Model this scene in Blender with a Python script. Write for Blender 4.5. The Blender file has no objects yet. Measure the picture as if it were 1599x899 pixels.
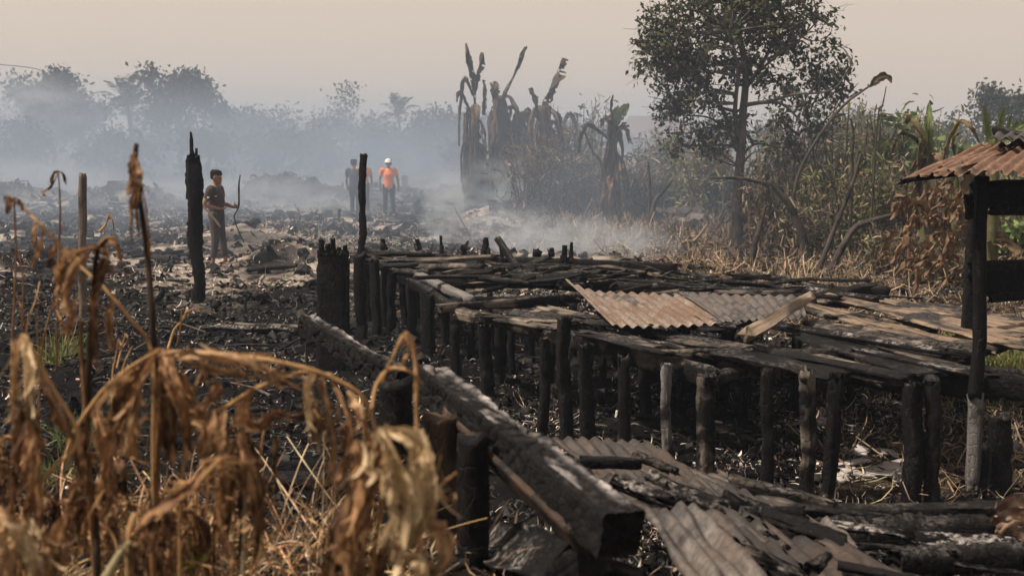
import bpy, bmesh, math, random
import numpy as np
from mathutils import Vector, Matrix

# ------------------------------------------------------------------ camera, world, sun, exposure
SC = bpy.context.scene
COL = SC.collection
F, CH, HOR = 1600.0, 2.28, 218.0            # focal length (photo pixels), eye height, horizon row
PITCH = math.atan((449.5 - HOR) / F)
cam_d = bpy.data.cameras.new('camera')
cam_d.sensor_width = 36.0
cam_d.lens = 36.0 * F / 1599.0
cam_d.clip_start = 0.05
cam_d.clip_end = 3000.0
cam_d.dof.use_dof = True
cam_d.dof.focus_distance = 9.5
cam_d.dof.aperture_fstop = 3.2
cam = bpy.data.objects.new('camera', cam_d)
COL.objects.link(cam)
cam.location = (0, 0, CH)
cam.rotation_euler = (math.radians(90) - PITCH, 0, 0)
SC.camera = cam

SUN = Vector((-0.60, -0.12, 0.85)).normalized()
w = bpy.data.worlds.new('World'); SC.world = w; w.use_nodes = True
nt = w.node_tree; nt.nodes.clear()
sky = nt.nodes.new('ShaderNodeTexSky'); sky.sky_type = 'NISHITA'; sky.sun_disc = False
sky.sun_elevation = math.asin(SUN.z); sky.sun_rotation = math.atan2(SUN.x, SUN.y)
sky.air_density = 1.0; sky.dust_density = 6.0; sky.ozone_density = 1.0
mx = nt.nodes.new('ShaderNodeMix'); mx.data_type = 'RGBA'
mx.inputs['Factor'].default_value = 0.86                 # a sky full of smoke: mostly one even beige
nt.links.new(sky.outputs[0], mx.inputs['A'])
mx.inputs['B'].default_value = (5.8, 4.78, 3.9, 1)
bg = nt.nodes.new('ShaderNodeBackground'); bg.inputs['Strength'].default_value = 0.1
nt.links.new(mx.outputs['Result'], bg.inputs[0])
wo = nt.nodes.new('ShaderNodeOutputWorld'); nt.links.new(bg.outputs[0], wo.inputs[0])

sun_d = bpy.data.lights.new('sun', 'SUN'); sun_d.energy = 5.0; sun_d.angle = math.radians(2)
sun_d.color = (1.0, 0.87, 0.74)
sun = bpy.data.objects.new('sun', sun_d); COL.objects.link(sun)
sun.rotation_euler = (-SUN).to_track_quat('-Z', 'Y').to_euler()
sun.location = (10, 10, 30)

SC.render.engine = 'CYCLES'
SC.view_settings.view_transform = 'Standard'
SC.view_settings.look = 'None'
SC.view_settings.exposure = 0.42
SC.view_settings.gamma = 1.0
SC.view_settings.use_curve_mapping = False
SC.cycles.use_denoising = True
SC.cycles.max_bounces = 6
SC.cycles.diffuse_bounces = 2
SC.cycles.glossy_bounces = 2
SC.cycles.transmission_bounces = 3
SC.cycles.transparent_max_bounces = 8
SC.cycles.volume_bounces = 0
SC.cycles.use_adaptive_sampling = True
SC.cycles.adaptive_threshold = 0.02

# ------------------------------------------------------------------ measuring: photo pixel -> place
CP, SP = math.cos(PITCH), math.sin(PITCH)
def ray(px, py):
    u = (px - 799.5) / F; v = (449.5 - py) / F
    return Vector((u, CP + v * SP, -SP + v * CP))
def at(px, py, Y):
    d = ray(px, py); d *= Y / d.y
    return Vector((d.x, d.y, d.z + CH))
def onz(px, py, z):
    d = ray(px, py); d *= (z - CH) / d.z
    return Vector((d.x, d.y, d.z + CH))

# ------------------------------------------------------------------ noise and terrain
_rs = np.random.RandomState(7)
_TAB = _rs.rand(256, 256)
def vn(x, y, s=0):
    x = np.asarray(x, float) + s * 17.31; y = np.asarray(y, float) + s * 9.77
    xi = np.floor(x).astype(int); yi = np.floor(y).astype(int)
    fx = x - xi; fy = y - yi
    fx = fx * fx * (3 - 2 * fx); fy = fy * fy * (3 - 2 * fy)
    a = _TAB[xi & 255, yi & 255]; b = _TAB[(xi + 1) & 255, yi & 255]
    c = _TAB[xi & 255, (yi + 1) & 255]; d = _TAB[(xi + 1) & 255, (yi + 1) & 255]
    return (a * (1 - fx) + b * fx) * (1 - fy) + (c * (1 - fx) + d * fx) * fy
def fbm(x, y, s=0, o=4):
    t = 0; a = 0.5; n = 0
    x = np.asarray(x, float); y = np.asarray(y, float)
    for i in range(o):
        t = t + a * vn(x * 2 ** i, y * 2 ** i, s + i); n += a; a *= 0.5
    return t / n
def sst(a, b, x):
    t = np.clip((np.asarray(x, float) - a) / (b - a), 0, 1)
    return t * t * (3 - 2 * t)
MOUNDS = [(-9.6, 40, 1.0, .75), (-7.6, 39, 1.1, .85), (-8.7, 41, .8, .6), (-14, 37, 1.5, .8), (-18, 36, 1.6, .8), (-5.5, 41, 1.2, .5), (-2.2, 39, 1.2, .45),
          (1.0, 36, 1.3, .6), (2.6, 33, 1.0, .5), (-.6, 29, .9, .35), (-12, 24, 1.2, .35), (-6, 23, 1.2, .3), (-9, 18, 1.0, .3), (.2, 31, .8, .4),
          (1.2, 16.5, 1.2, .35), (2.6, 15.2, 1.2, .3), (-.6, 17.5, 1.2, .3), (-4.2, 19, .7, .35), (-3.1, 17.4, .5, .25), (-5.0, 11.0, 1.1, .18), (-4, 9, .8, .15)]
def gz(x, y):
    x = np.asarray(x, float); y = np.asarray(y, float)
    edge = 6.3 + 0.7 * (fbm(x * .5, y * .1, 3) - .5) + 0.25 * np.clip(x - 2, 0, 3)
    z = (0.95 - .17 * sst(-.2, .8, x)) * (1 - sst(0, 1, (y - 2.6) / np.maximum(edge - 2.6, .5)))
    amp = 0.22 * sst(3, 9, y)
    z = z + amp * (fbm(x * .45, y * .45, 11) - .5) + 0.10 * (fbm(x * 1.7, y * 1.7, 5) - .5) + 0.05 * (fbm(x * 6, y * 6, 8) - .5)
    z = z + 0.45 * sst(4.5, 9, x) * sst(8, 13, y) * (fbm(x * .3, y * .3, 21))
    for (mxx, my, r, h) in MOUNDS:
        z = z + h * np.exp(-((x - mxx) ** 2 + ((y - my) * .8) ** 2) / (r * r)) * (.6 + .8 * fbm(x * 2.2, y * 2.2, 31))
    return z
def G(x, y, dz=0.0):
    return Vector((x, y, float(gz(x, y)) + dz))
def gpx(px, py, dz=0.0):
    """the ground point seen at a photo pixel (march down the ray)"""
    d = ray(px, py)
    ts = 1.0 * 1.006 ** np.arange(900)
    g = gz(d.x * ts, d.y * ts); hit = np.nonzero(d.z * ts + CH <= g)[0]
    k = hit[0] if len(hit) else len(ts) - 1
    return Vector((d.x * ts[k], d.y * ts[k], float(g[k]) + dz))

# zones of what lies on the ground, 0..1
def straw_zone(x, y):
    b = 3.0 + 0.0 * x
    lim = np.interp(y, [0, 5.5, 6.5, 9, 12, 15, 18, 22, 28, 34, 60], [2.5, 2.6, 2.5, 3.4, 3.4, 2.5, 1.5, 1.0, .6, .9, 4])
    return sst(-.5, .7, x - lim + 1.6 * (fbm(x * .9, y * .6, 41) - .5)) * sst(5.6, 6.8, y)
def pale_zone(x, y):
    a = np.exp(-((x - 0.3) / 3.6) ** 2 - ((y - 25.5) / 3.8) ** 2)
    a = a + .75 * np.exp(-((x + 4.5) / 2.6) ** 2 - ((y - 21) / 3) ** 2) + .5 * np.exp(-((x + 9) / 6) ** 2 - ((y - 31) / 3.5) ** 2)
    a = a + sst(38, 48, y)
    return np.clip(a, 0, 1)
def front_dry(x, y):
    return (1 - sst(3.6, 4.6, y + .5 * (x + .6) + 1.2 * (fbm(x * 1.3, y * 1.3, 51) - .5))) * (1 - sst(-.55, .1, x))

# ------------------------------------------------------------------ mesh helpers
def np_mesh(name, V, quads=None, tris=None, col=None, smooth=False, grain=None):
    me = bpy.data.meshes.new(name)
    V = np.asarray(V, np.float32).reshape(-1, 3)
    me.vertices.add(len(V)); me.vertices.foreach_set('co', V.ravel())
    lt, ls, li = [], [], []
    st = 0
    for f, k in ((quads, 4), (tris, 3)):
        if f is None or len(f) == 0: continue
        f = np.asarray(f, np.int32).reshape(-1, k)
        li.append(f.ravel()); ls.append(st + np.arange(len(f)) * k); lt.append(np.full(len(f), k)); st += f.size
    li = np.concatenate(li).astype(np.int32); ls = np.concatenate(ls).astype(np.int32); lt = np.concatenate(lt).astype(np.int32)
    me.loops.add(len(li)); me.loops.foreach_set('vertex_index', li)
    me.polygons.add(len(ls)); me.polygons.foreach_set('loop_start', ls); me.polygons.foreach_set('loop_total', lt)
    if smooth: me.polygons.foreach_set('use_smooth', np.ones(len(ls), bool))
    me.update(calc_edges=True)
    if col is not None:
        c = np.ones((len(V), 4), np.float32); c[:, :3] = np.asarray(col, np.float32).reshape(-1, 3)
        at_ = me.attributes.new('col', 'FLOAT_COLOR', 'POINT'); at_.data.foreach_set('color', c.ravel())
    if grain is not None:
        at_ = me.attributes.new('grain', 'FLOAT_VECTOR', 'POINT'); at_.data.foreach_set('vector', np.asarray(grain, np.float32).ravel())
    return me
def link(name, me, mat=None, parent=None, loc=(0, 0, 0)):
    o = bpy.data.objects.new(name, me); COL.objects.link(o); o.location = loc
    if mat is not None: me.materials.append(mat)
    if parent is not None: o.parent = parent
    return o
def tag(o, label=None, cat=None, group=None, kind=None):
    if label: o['label'] = label
    if cat: o['category'] = cat
    if group: o['group'] = group
    if kind or cat: o['kind'] = kind or 'thing'
    return o
def thing(name, loc, label, cat, group=None):
    o = bpy.data.objects.new(name, None); COL.objects.link(o); o.location = loc; o.empty_display_size = .1
    return tag(o, label, cat, group)
def wloc(o):
    p = Vector(o.location)
    while o.parent is not None:
        o = o.parent; p = p + Vector(o.location)
    return p

def cat_rom(P, n):
    """smooth curve through the points"""
    P = [np.array(p, float) for p in P]
    P = [2 * P[0] - P[1]] + P + [2 * P[-1] - P[-2]]
    out = []; m = len(P) - 3
    for i in range(n):
        t = i / (n - 1) * m; k = min(int(t), m - 1); t -= k
        a, b, c, d = P[k:k + 4]
        out.append(.5 * (2 * b + (c - a) * t + (2 * a - 5 * b + 4 * c - d) * t * t + (3 * b - a - 3 * c + d) * t ** 3))
    return np.array(out)

class MB:
    """collects shapes in world coordinates and links them as ONE mesh"""
    def __init__(s): s.V = []; s.Q = []; s.T = []; s.C = []; s.Gr = []; s.n = 0
    def add(s, V, Q=None, T=None, col=(1, 1, 1), grain=None):
        V = np.asarray(V, float).reshape(-1, 3)
        if Q is not None and len(Q): s.Q.append(np.asarray(Q).reshape(-1, 4) + s.n)
        if T is not None and len(T): s.T.append(np.asarray(T).reshape(-1, 3) + s.n)
        s.V.append(V); c = np.asarray(col, float)
        s.C.append(np.broadcast_to(c, V.shape) if c.ndim == 1 else c)
        s.Gr.append(np.zeros_like(V) if grain is None else np.asarray(grain, float).reshape(-1, 3))
        s.n += len(V)
    def rings(s, R, col=(1, 1, 1), cap=True, grain=None):
        """R: (n, k, 3) rings swept into a closed skin"""
        R = np.asarray(R); n, k, _ = R.shape
        i = np.arange(n - 1)[:, None] * k; j = np.arange(k)[None, :]; j2 = (j + 1) % k
        Q = np.stack([i + j, i + j2, i + k + j2, i + k + j], -1).reshape(-1, 4)
        V = R.reshape(-1, 3); T = []
        c = np.asarray(col, float)
        if cap:
            V = np.vstack([V, R[0].mean(0), R[-1].mean(0)])
            a = n * k
            T = [(a, (q + 1) % k, q) for q in range(k)] + [(a + 1, (n - 1) * k + q, (n - 1) * k + (q + 1) % k) for q in range(k)]
            if c.ndim > 1: c = np.vstack([c, c[:1], c[-1:]])
            if grain is not None: grain = np.vstack([grain, grain[:1], grain[-1:]])
        s.add(V, Q, T, c, grain)
    def tube(s, P, rad, k=7, n=None, flat=1.0, rough=0.0, seed=0, col=(1, 1, 1), ref=(0, 0, 1)):
        n = n or max(4, len(P) * 4)
        C = cat_rom(P, n) if len(P) > 1 else np.array(P)
        rr = np.interp(np.linspace(0, 1, n), np.linspace(0, 1, len(rad)), rad)
        t = np.gradient(C, axis=0); t /= np.linalg.norm(t, axis=1)[:, None] + 1e-9
        ref = np.array(ref, float)
        if abs(np.dot(t.mean(0) / (np.linalg.norm(t.mean(0)) + 1e-9), ref)) > .9: ref = np.array((1.0, .2, 0))
        a = np.cross(t, ref); a /= np.linalg.norm(a, axis=1)[:, None] + 1e-9
        b = np.cross(a, t)
        th = np.arange(k) / k * 2 * np.pi
        rs = np.random.RandomState(seed + 1)
        jit = 1 + rough * (rs.rand(n, k, 1) - .5) * 2
        R = C[:, None, :] + rr[:, None, None] * jit * (np.cos(th)[None, :, None] * a[:, None, :] + flat * np.sin(th)[None, :, None] * b[:, None, :])
        ln = np.concatenate([[0], np.cumsum(np.linalg.norm(np.diff(C, axis=0), axis=1))])
        g = np.stack([np.broadcast_to(ln[:, None], (n, k)), np.broadcast_to((th * rr.mean())[None, :], (n, k)), np.full((n, k), (seed * 3.7) % 91)], -1).reshape(-1, 3)
        s.rings(R, col, True, g)
    def timber(s, p0, p1, w, h, roll=0.0, seed=0, n=None, rag=0.04, rough=0.06, taper=1.0, rnd=0.25, sag=0.0, bow=0.0, col=(1, 1, 1), notch=0.0):
        """a squared or round piece of wood from p0 to p1 with worn edges and broken ends"""
        rs = np.random.RandomState(seed + 13)
        p0 = np.array(p0, float); p1 = np.array(p1, float)
        L = np.linalg.norm(p1 - p0); t = (p1 - p0) / L
        n = n or int(min(26, max(6, L / max(w, h) * 2)))
        ref = np.array((0, 0, 1.0)) if abs(t[2]) < .85 else np.array((0, -1.0, 0))
        a = np.cross(t, ref); a /= np.linalg.norm(a); b = np.cross(a, t)
        a, b = a * math.cos(roll) + b * math.sin(roll), b * math.cos(roll) - a * math.sin(roll)
        q = rnd * .5
        prof = np.array([(-.5, -.5 + q), (-.5, 0), (-.5, .5 - q), (-.5 + q, .5), (0, .5), (.5 - q, .5), (.5, .5 - q), (.5, 0), (.5, -.5 + q), (.5 - q, -.5), (0, -.5), (-.5 + q, -.5)])
        k = len(prof)
        u = np.linspace(0, 1, n); u[0] = 0
        sc = (1 + (taper - 1) * u)[:, None]
        low = np.stack([np.interp(u, np.linspace(0, 1, 7), rs.randn(7)) for _ in range(k)], 1)
        jx = prof[None, :, 0] * w * sc * (1 + rough * low + rough * .5 * rs.randn(n, k))
        jy = prof[None, :, 1] * h * sc * (1 + rough * np.roll(low, 3, 1) + rough * .5 * rs.randn(n, k))
        if notch > 0:
            for _ in range(max(1, int(L / .35))):
                c0 = rs.randint(0, k); u0 = rs.rand(); wd = .02 + .05 * rs.rand()
                m = np.exp(-((u - u0) / wd) ** 2)[:, None] * np.exp(-(((np.arange(k) - c0 + k // 2) % k - k // 2) / 1.6) ** 2)[None, :]
                jx = jx * (1 - notch * m); jy = jy * (1 - notch * m)
        cx = np.interp(u, np.linspace(0, 1, 5), rs.randn(5) * bow * L); cy = np.interp(u, np.linspace(0, 1, 5), rs.randn(5) * bow * .6 * L) - sag * 4 * u * (1 - u)
        R = p0[None, None] + (u * L)[:, None, None] * t + (jx + cx[:, None])[..., None] * a + (jy + cy[:, None])[..., None] * b
        e0 = rs.rand(k) * rag; e1 = rs.rand(k) * rag
        R[0] += e0[:, None] * t; R[-1] -= e1[:, None] * t
        per = np.cumsum(np.concatenate([[0], np.linalg.norm(np.diff(prof * [w, h], axis=0), axis=1)]))
        g = np.stack([np.broadcast_to((u * L)[:, None], (n, k)), np.broadcast_to(per[None], (n, k)), np.full((n, k), (seed * 5.3) % 97)], -1).reshape(-1, 3)
        s.rings(R, col, True, g)
    def char_beam(s, p0, p1, w, h, roll, seed=0, nl=300, na=30):
        """a squared beam whose burnt faces are crazed into raised blocks"""
        rs = np.random.RandomState(seed)
        p0 = np.array(p0, float); p1 = np.array(p1, float); L = np.linalg.norm(p1 - p0); t = (p1 - p0) / L
        a = np.cross(t, (0, 0, 1.0)); a /= np.linalg.norm(a); b = np.cross(a, t)
        a, b = a * math.cos(roll) + b * math.sin(roll), b * math.cos(roll) - a * math.sin(roll)
        k = na * 4; e = np.linspace(-.5, .5, na, endpoint=False)
        pr = np.vstack([np.stack([e, np.full(na, .5)], 1), np.stack([np.full(na, .5), -e], 1), np.stack([-e, np.full(na, -.5)], 1), np.stack([np.full(na, -.5), e], 1)])
        r = (np.abs(pr) ** 11).sum(1) ** (1 / 11); pr = pr / r[:, None] * .5                      # worn corners
        per = np.linspace(0, 2 * (w + h), k, endpoint=False); u = np.linspace(0, L, nl)
        U, A = np.meshgrid(u, per, indexing='ij'); T = 2 * (w + h)
        cs, ca = .085, .06; nu = int(L / cs) + 3; nq = int(T / ca); ca = T / nq
        jx = rs.rand(nu, nq); jy = rs.rand(nu, nq)
        wu = U + .05 * (fbm(U * 14, A * 14, 4) - .5); wa = A + .05 * (fbm(U * 22, A * 22, 9) - .5)
        iu = np.floor(wu / cs).astype(int) + 1; ia = np.floor(wa / ca).astype(int)
        d1 = np.full(U.shape, 9.0); d2 = d1.copy()
        for du in (-1, 0, 1):
            for da in (-1, 0, 1):
                q = np.clip(iu + du, 0, nu - 1); c = (ia + da) % nq
                dd = np.hypot((wu - (q - 1 + .05 + .9 * jx[q, c]) * cs) * .9, wa - (ia + da + .05 + .9 * jy[q, c]) * ca)
                d2 = np.where(dd < d1, d1, np.minimum(d2, dd)); d1 = np.minimum(d1, dd)
        cell = np.clip((d2 - d1) / .015, 0, 1); dom = np.clip(1 - d1 / .03, 0, 1)
        deep = np.clip((fbm(U * 3, A * 3, 14) - .3) * 2.4, .15, 1)
        disp = (cell - 1) * .017 * deep + dom * .0025 + .042 * (fbm(U * 3.2, A * 5, 3) - .55) + .010 * (fbm(U * 34, A * 34, 6) - .5)
        ctr = p0[None, None] + U[..., None] * t
        off = pr[None, :, 0, None] * w * a + pr[None, :, 1, None] * h * b
        nrm = off / (np.linalg.norm(off, axis=-1, keepdims=True) + 1e-9)
        R = ctr + off + nrm * disp[..., None]
        R[-1] -= t * (rs.rand(k, 1) * .012); R[0] += t * (rs.rand(k, 1) * .06)
        # solid end: shrink three rings to a rough face
        ends = []
        for f_ in (.93, .8, .65, .5, .35, .2, .08):
            q_ = pr * f_; ends.append(p1 - t * .012 + (R[-1] - p1) * f_ + t * ((fbm(q_[:, 0] * 9 + 5, q_[:, 1] * 9, 3) - .5) * .022)[:, None])
        R = np.concatenate([R, np.array(ends)]); n = len(R)
        g = np.stack([np.broadcast_to(np.concatenate([u, np.linspace(L, L + .1, 7)])[:, None], (n, k)), np.broadcast_to(per[None], (n, k)), np.full((n, k), 3.0)], -1).reshape(-1, 3)
        am = np.exp(-((A - w * .16) / .022) ** 2) * np.clip((fbm(U * 2.4, A * 5, 33) - .42) * 7, 0, 1) * np.clip(2.2 * fbm(U * 18, A * 30, 34) - .4, 0, 1) * np.clip(cell * 1.5, .25, 1)
        am = np.maximum(am, .4 * np.clip((fbm(U * 6, A * 9, 35) - .62) * 9, 0, 1) * (A < w * .95))
        am = am * np.clip((L - .05 - U) / .08, 0, 1)
        am = np.concatenate([am, np.zeros((7, k))]).reshape(-1, 1)
        s.rings(R, np.repeat(am, 3, 1), True, g)
    def leaf(s, spine, width, fold=.6, wr=.25, rag=.35, seed=0, nl=26, nw=9, ref=(0, -1, 0), twist=0.0, col0=(.3, .2, .1), col1=(.5, .36, .2), rib=(.55, .42, .25), prof=None, cut=0.0):
        """a withered or living leaf blade along a curve: folded at the midrib, crumpled, ragged at the margin"""
        rs = np.random.RandomState(seed + 5)
        C = cat_rom(spine, nl)
        t = np.gradient(C, axis=0); t /= np.linalg.norm(t, axis=1)[:, None] + 1e-9
        ref = np.array(ref, float)
        sd = np.cross(t, ref); nn = np.linalg.norm(sd, axis=1)[:, None]
        sd = np.where(nn > .15, sd / (nn + 1e-9), np.array((1.0, 0, 0)))
        for _ in range(3): sd[1:-1] = (sd[:-2] + sd[1:-1] * 2 + sd[2:]) / 4
        sd /= np.linalg.norm(sd, axis=1)[:, None]
        no = np.cross(sd, t)
        u = np.linspace(0, 1, nl); v = np.linspace(-1, 1, nw)
        ang = twist * (u - .3) + (rs.rand() - .5) * .5
        sd, no = sd * np.cos(ang)[:, None] + no * np.sin(ang)[:, None], no * np.cos(ang)[:, None] - sd * np.sin(ang)[:, None]
        W = width * (np.sin(np.pi * np.clip(u * .93 + .05, 0, 1)) ** .65 if prof is None else np.interp(u, np.linspace(0, 1, len(prof)), prof))
        def sm(f, ph, amp): return sum(amp / (i + 1) * np.sin(f * (i + 1) * u + ph * (i + 1.7)) for i in range(3))
        raggL = 1 - rag * np.abs(rs.rand(nl) * .6 + .4 * np.sin(19 * u + rs.rand() * 9)); raggR = 1 - rag * np.abs(rs.rand(nl) * .6 + .4 * np.sin(23 * u + rs.rand() * 9))
        ex = np.where(v[None] < 0, raggL[:, None], raggR[:, None])
        f = fold * (1 + .3 * np.sin(5 * u + rs.rand() * 6))[:, None]
        av = np.abs(v)[None]
        X = W[:, None] * v[None] * (1 - (1 - ex) * av ** 2) * np.cos(f * (.6 + .6 * av))
        ph = rs.rand(4) * 6
        Z = W[:, None] * (av * np.sin(f) + wr * (np.sin(v[None] * 5 + ph[0] + 3 * u[:, None]) * .5 + np.sin(u[:, None] * 14 + ph[1] + v[None] * 2) * .45 * av + (vn(u[:, None] * 13 + seed, v[None] * 3.1) - .5) * 1.3 + (.35 * np.sin(v[None] * 12 + ph[2] + 4 * np.sin(u[:, None] * 5 + ph[3])) + (vn(u[:, None] * 31 + seed, v[None] * 7.3, 3) - .5) * .9) * (nw > 10)))
        P = C[:, None] + X[..., None] * sd[:, None] + Z[..., None] * no[:, None]
        nz = fbm(u[:, None] * 7 + seed * 1.3, v[None] * 2.3 + 4, 2)[..., None]
        nz = np.clip((nz - .3) * 2.4, 0, 1)
        c = np.array(col0) * (1 - nz) + np.array(col1) * nz
        rb = np.exp(-(v / .13) ** 2)[None, :, None]
        c = c * (1 - rb * .7) + np.array(rib) * rb * .7
        i = np.arange(nl - 1)[:, None] * nw; j = np.arange(nw - 1)[None]
        Q = np.stack([i + j, i + j + 1, i + nw + j + 1, i + nw + j], -1).reshape(-1, 4)
        if cut > 0:
            qq = (rs.rand(nl - 1, nw - 1) < cut * (np.abs((v[:-1] + v[1:]) / 2)[None] ** 1.5)).reshape(-1)
            Q = Q[~qq]
        s.add(P.reshape(-1, 3), Q, None, c.reshape(-1, 3))
    def build(s, name, mat, parent=None, base=None, smooth=False):
        off = wloc(parent) if parent is not None else Vector(base if base is not None else (0, 0, 0))
        V = np.vstack(s.V) - np.array(off)
        me = np_mesh(name, V, np.vstack(s.Q) if s.Q else None, np.vstack(s.T) if s.T else None, np.vstack(s.C), smooth, np.vstack(s.Gr))
        return link(name, me, mat, parent, (0, 0, 0) if parent is not None else off)

# many small pieces in one mesh
def sc_tubes(P, D, L, R, col, bend=.15, K=3, S=4, seed=0):
    rs = np.random.RandomState(seed); N = len(P)
    D = D / (np.linalg.norm(D, axis=1)[:, None] + 1e-9)
    A = np.cross(D, rs.randn(N, 3)); A /= np.linalg.norm(A, axis=1)[:, None] + 1e-9
    B = np.cross(D, A)
    V = np.zeros((N, K, S, 3)); bd = (rs.rand(N) - .5) * 2 * bend * L
    for k in range(K):
        u = k / (K - 1)
        c = P + D * (L * u)[:, None] + A * (bd * 4 * u * (1 - u))[:, None] + rs.randn(N, 3) * (L * .03)[:, None]
        r = R * (1.0 - .45 * u) * (.8 + .4 * rs.rand(N))
        for q in range(S):
            th = q / S * 2 * math.pi
            V[:, k, q] = c + (A * math.cos(th) + B * math.sin(th)) * r[:, None]
    base = (np.arange(N) * K * S)[:, None, None]
    kk = (np.arange(K - 1) * S)[None, :, None]; j = np.arange(S)[None, None]; j2 = (j + 1) % S
    Q = np.stack([base + kk + j, base + kk + j2, base + kk + S + j2, base + kk + S + j], -1).reshape(-1, 4)
    c = np.repeat(col, K * S, axis=0)
    return V.reshape(-1, 3), Q, c
def sc_ribbons(P, D, L, W, col, curl=1.0, K=3, seed=0, tip=.3, up=None):
    """K segments each, bending about the width axis"""
    rs = np.random.RandomState(seed); N = len(P)
    D = D / (np.linalg.norm(D, axis=1)[:, None] + 1e-9)
    U = rs.randn(N, 3) if up is None else up + .35 * rs.randn(N, 3)
    A = np.cross(D, U); A /= np.linalg.norm(A, axis=1)[:, None] + 1e-9
    Nn = np.cross(A, D)
    V = np.zeros((N, K + 1, 2, 3)); c = P.copy(); ang = np.zeros(N); dth = (rs.rand(N) - .5) * 2 * curl / K
    for k in range(K + 1):
        u = k / K
        wd = W * (1 - (1 - tip) * abs(2 * u - .8) ** 1.5 / 1.3) * .5
        wd = np.maximum(wd, W * .12)
        V[:, k, 0] = c - A * wd[:, None]; V[:, k, 1] = c + A * wd[:, None]
        d = D * np.cos(ang)[:, None] + Nn * np.sin(ang)[:, None]
        c = c + d * (L / K)[:, None]; ang = ang + dth * (1.2 if k else .8)
    base = (np.arange(N) * (K + 1) * 2)[:, None]; kk = (np.arange(K) * 2)[None]
    Q = np.stack([base + kk, base + kk + 1, base + kk + 3, base + kk + 2], -1).reshape(-1, 4)
    return V.reshape(-1, 3), Q, np.repeat(col, (K + 1) * 2, axis=0)
def sc_leaves(P, size, col, seed=0, droop=0.3, asp=.5):
    rs = np.random.RandomState(seed); N = len(P)
    D = rs.randn(N, 3); D[:, 2] -= droop; D /= np.linalg.norm(D, axis=1)[:, None]
    A = np.cross(D, rs.randn(N, 3)); A /= np.linalg.norm(A, axis=1)[:, None] + 1e-9
    Nn = np.cross(D, A); s = size[:, None]
    V = np.stack([P, P + D * s * .5 + A * s * asp * .5 + Nn * s * .12, P + D * s, P + D * s * .5 - A * s * asp * .5 + Nn * s * .12], 1)
    Q = np.arange(N * 4).reshape(-1, 4)
    return V.reshape(-1, 3), Q, np.repeat(col, 4, axis=0)
def pal(rs, n, cols, var=.25):
    c = np.array(cols)[rs.randint(0, len(cols), n)]
    return np.clip(c * (1 + var * rs.randn(n, 1)) * (1 + .06 * rs.randn(n, 3)), .002, 1)

# ------------------------------------------------------------------ materials
def new_mat(name):
    m = bpy.data.materials.new(name); m.use_nodes = True
    t = m.node_tree; t.nodes.clear()
    o = t.nodes.new('ShaderNodeOutputMaterial')
    b = t.nodes.new('ShaderNodeBsdfPrincipled'); t.links.new(b.outputs[0], o.inputs[0])
    return m, t, b, o
def nd(t, ty, **kw):
    n = t.nodes.new(ty)
    for k, v in kw.items():
        if k.startswith('i_'):
            kk = k[2:]; kk = int(kk) if kk.isdigit() else kk.replace('_', ' ')
            n.inputs[kk].default_value = v
        else: setattr(n, k, v)
    return n
def ramp(t, src, stops):
    r = t.nodes.new('ShaderNodeValToRGB'); e = r.color_ramp.elements
    while len(e) < len(stops): e.new(.5)
    for x, (p, c) in zip(e, stops):
        x.position = p; x.color = (c, c, c, 1) if isinstance(c, (int, float)) else (*c, 1)
    t.links.new(src, r.inputs[0]); return r
def mixc(t, fac, a, b, bt='MIX'):
    m = t.nodes.new('ShaderNodeMix'); m.data_type = 'RGBA'; m.blend_type = bt
    for s_, v in ((m.inputs[0], fac), (m.inputs[6], a), (m.inputs[7], b)):
        if isinstance(v, (int, float)): s_.default_value = v
        elif isinstance(v, tuple): s_.default_value = (*v, 1)
        else: t.links.new(v, s_)
    return m.outputs[2]
def mth(t, op, a, b=0.0):
    m = t.nodes.new('ShaderNodeMath'); m.operation = op
    for s_, v in ((m.inputs[0], a), (m.inputs[1], b)):
        if isinstance(v, (int, float)): s_.default_value = v
        else: t.links.new(v, s_)
    return m.outputs[0]
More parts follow.
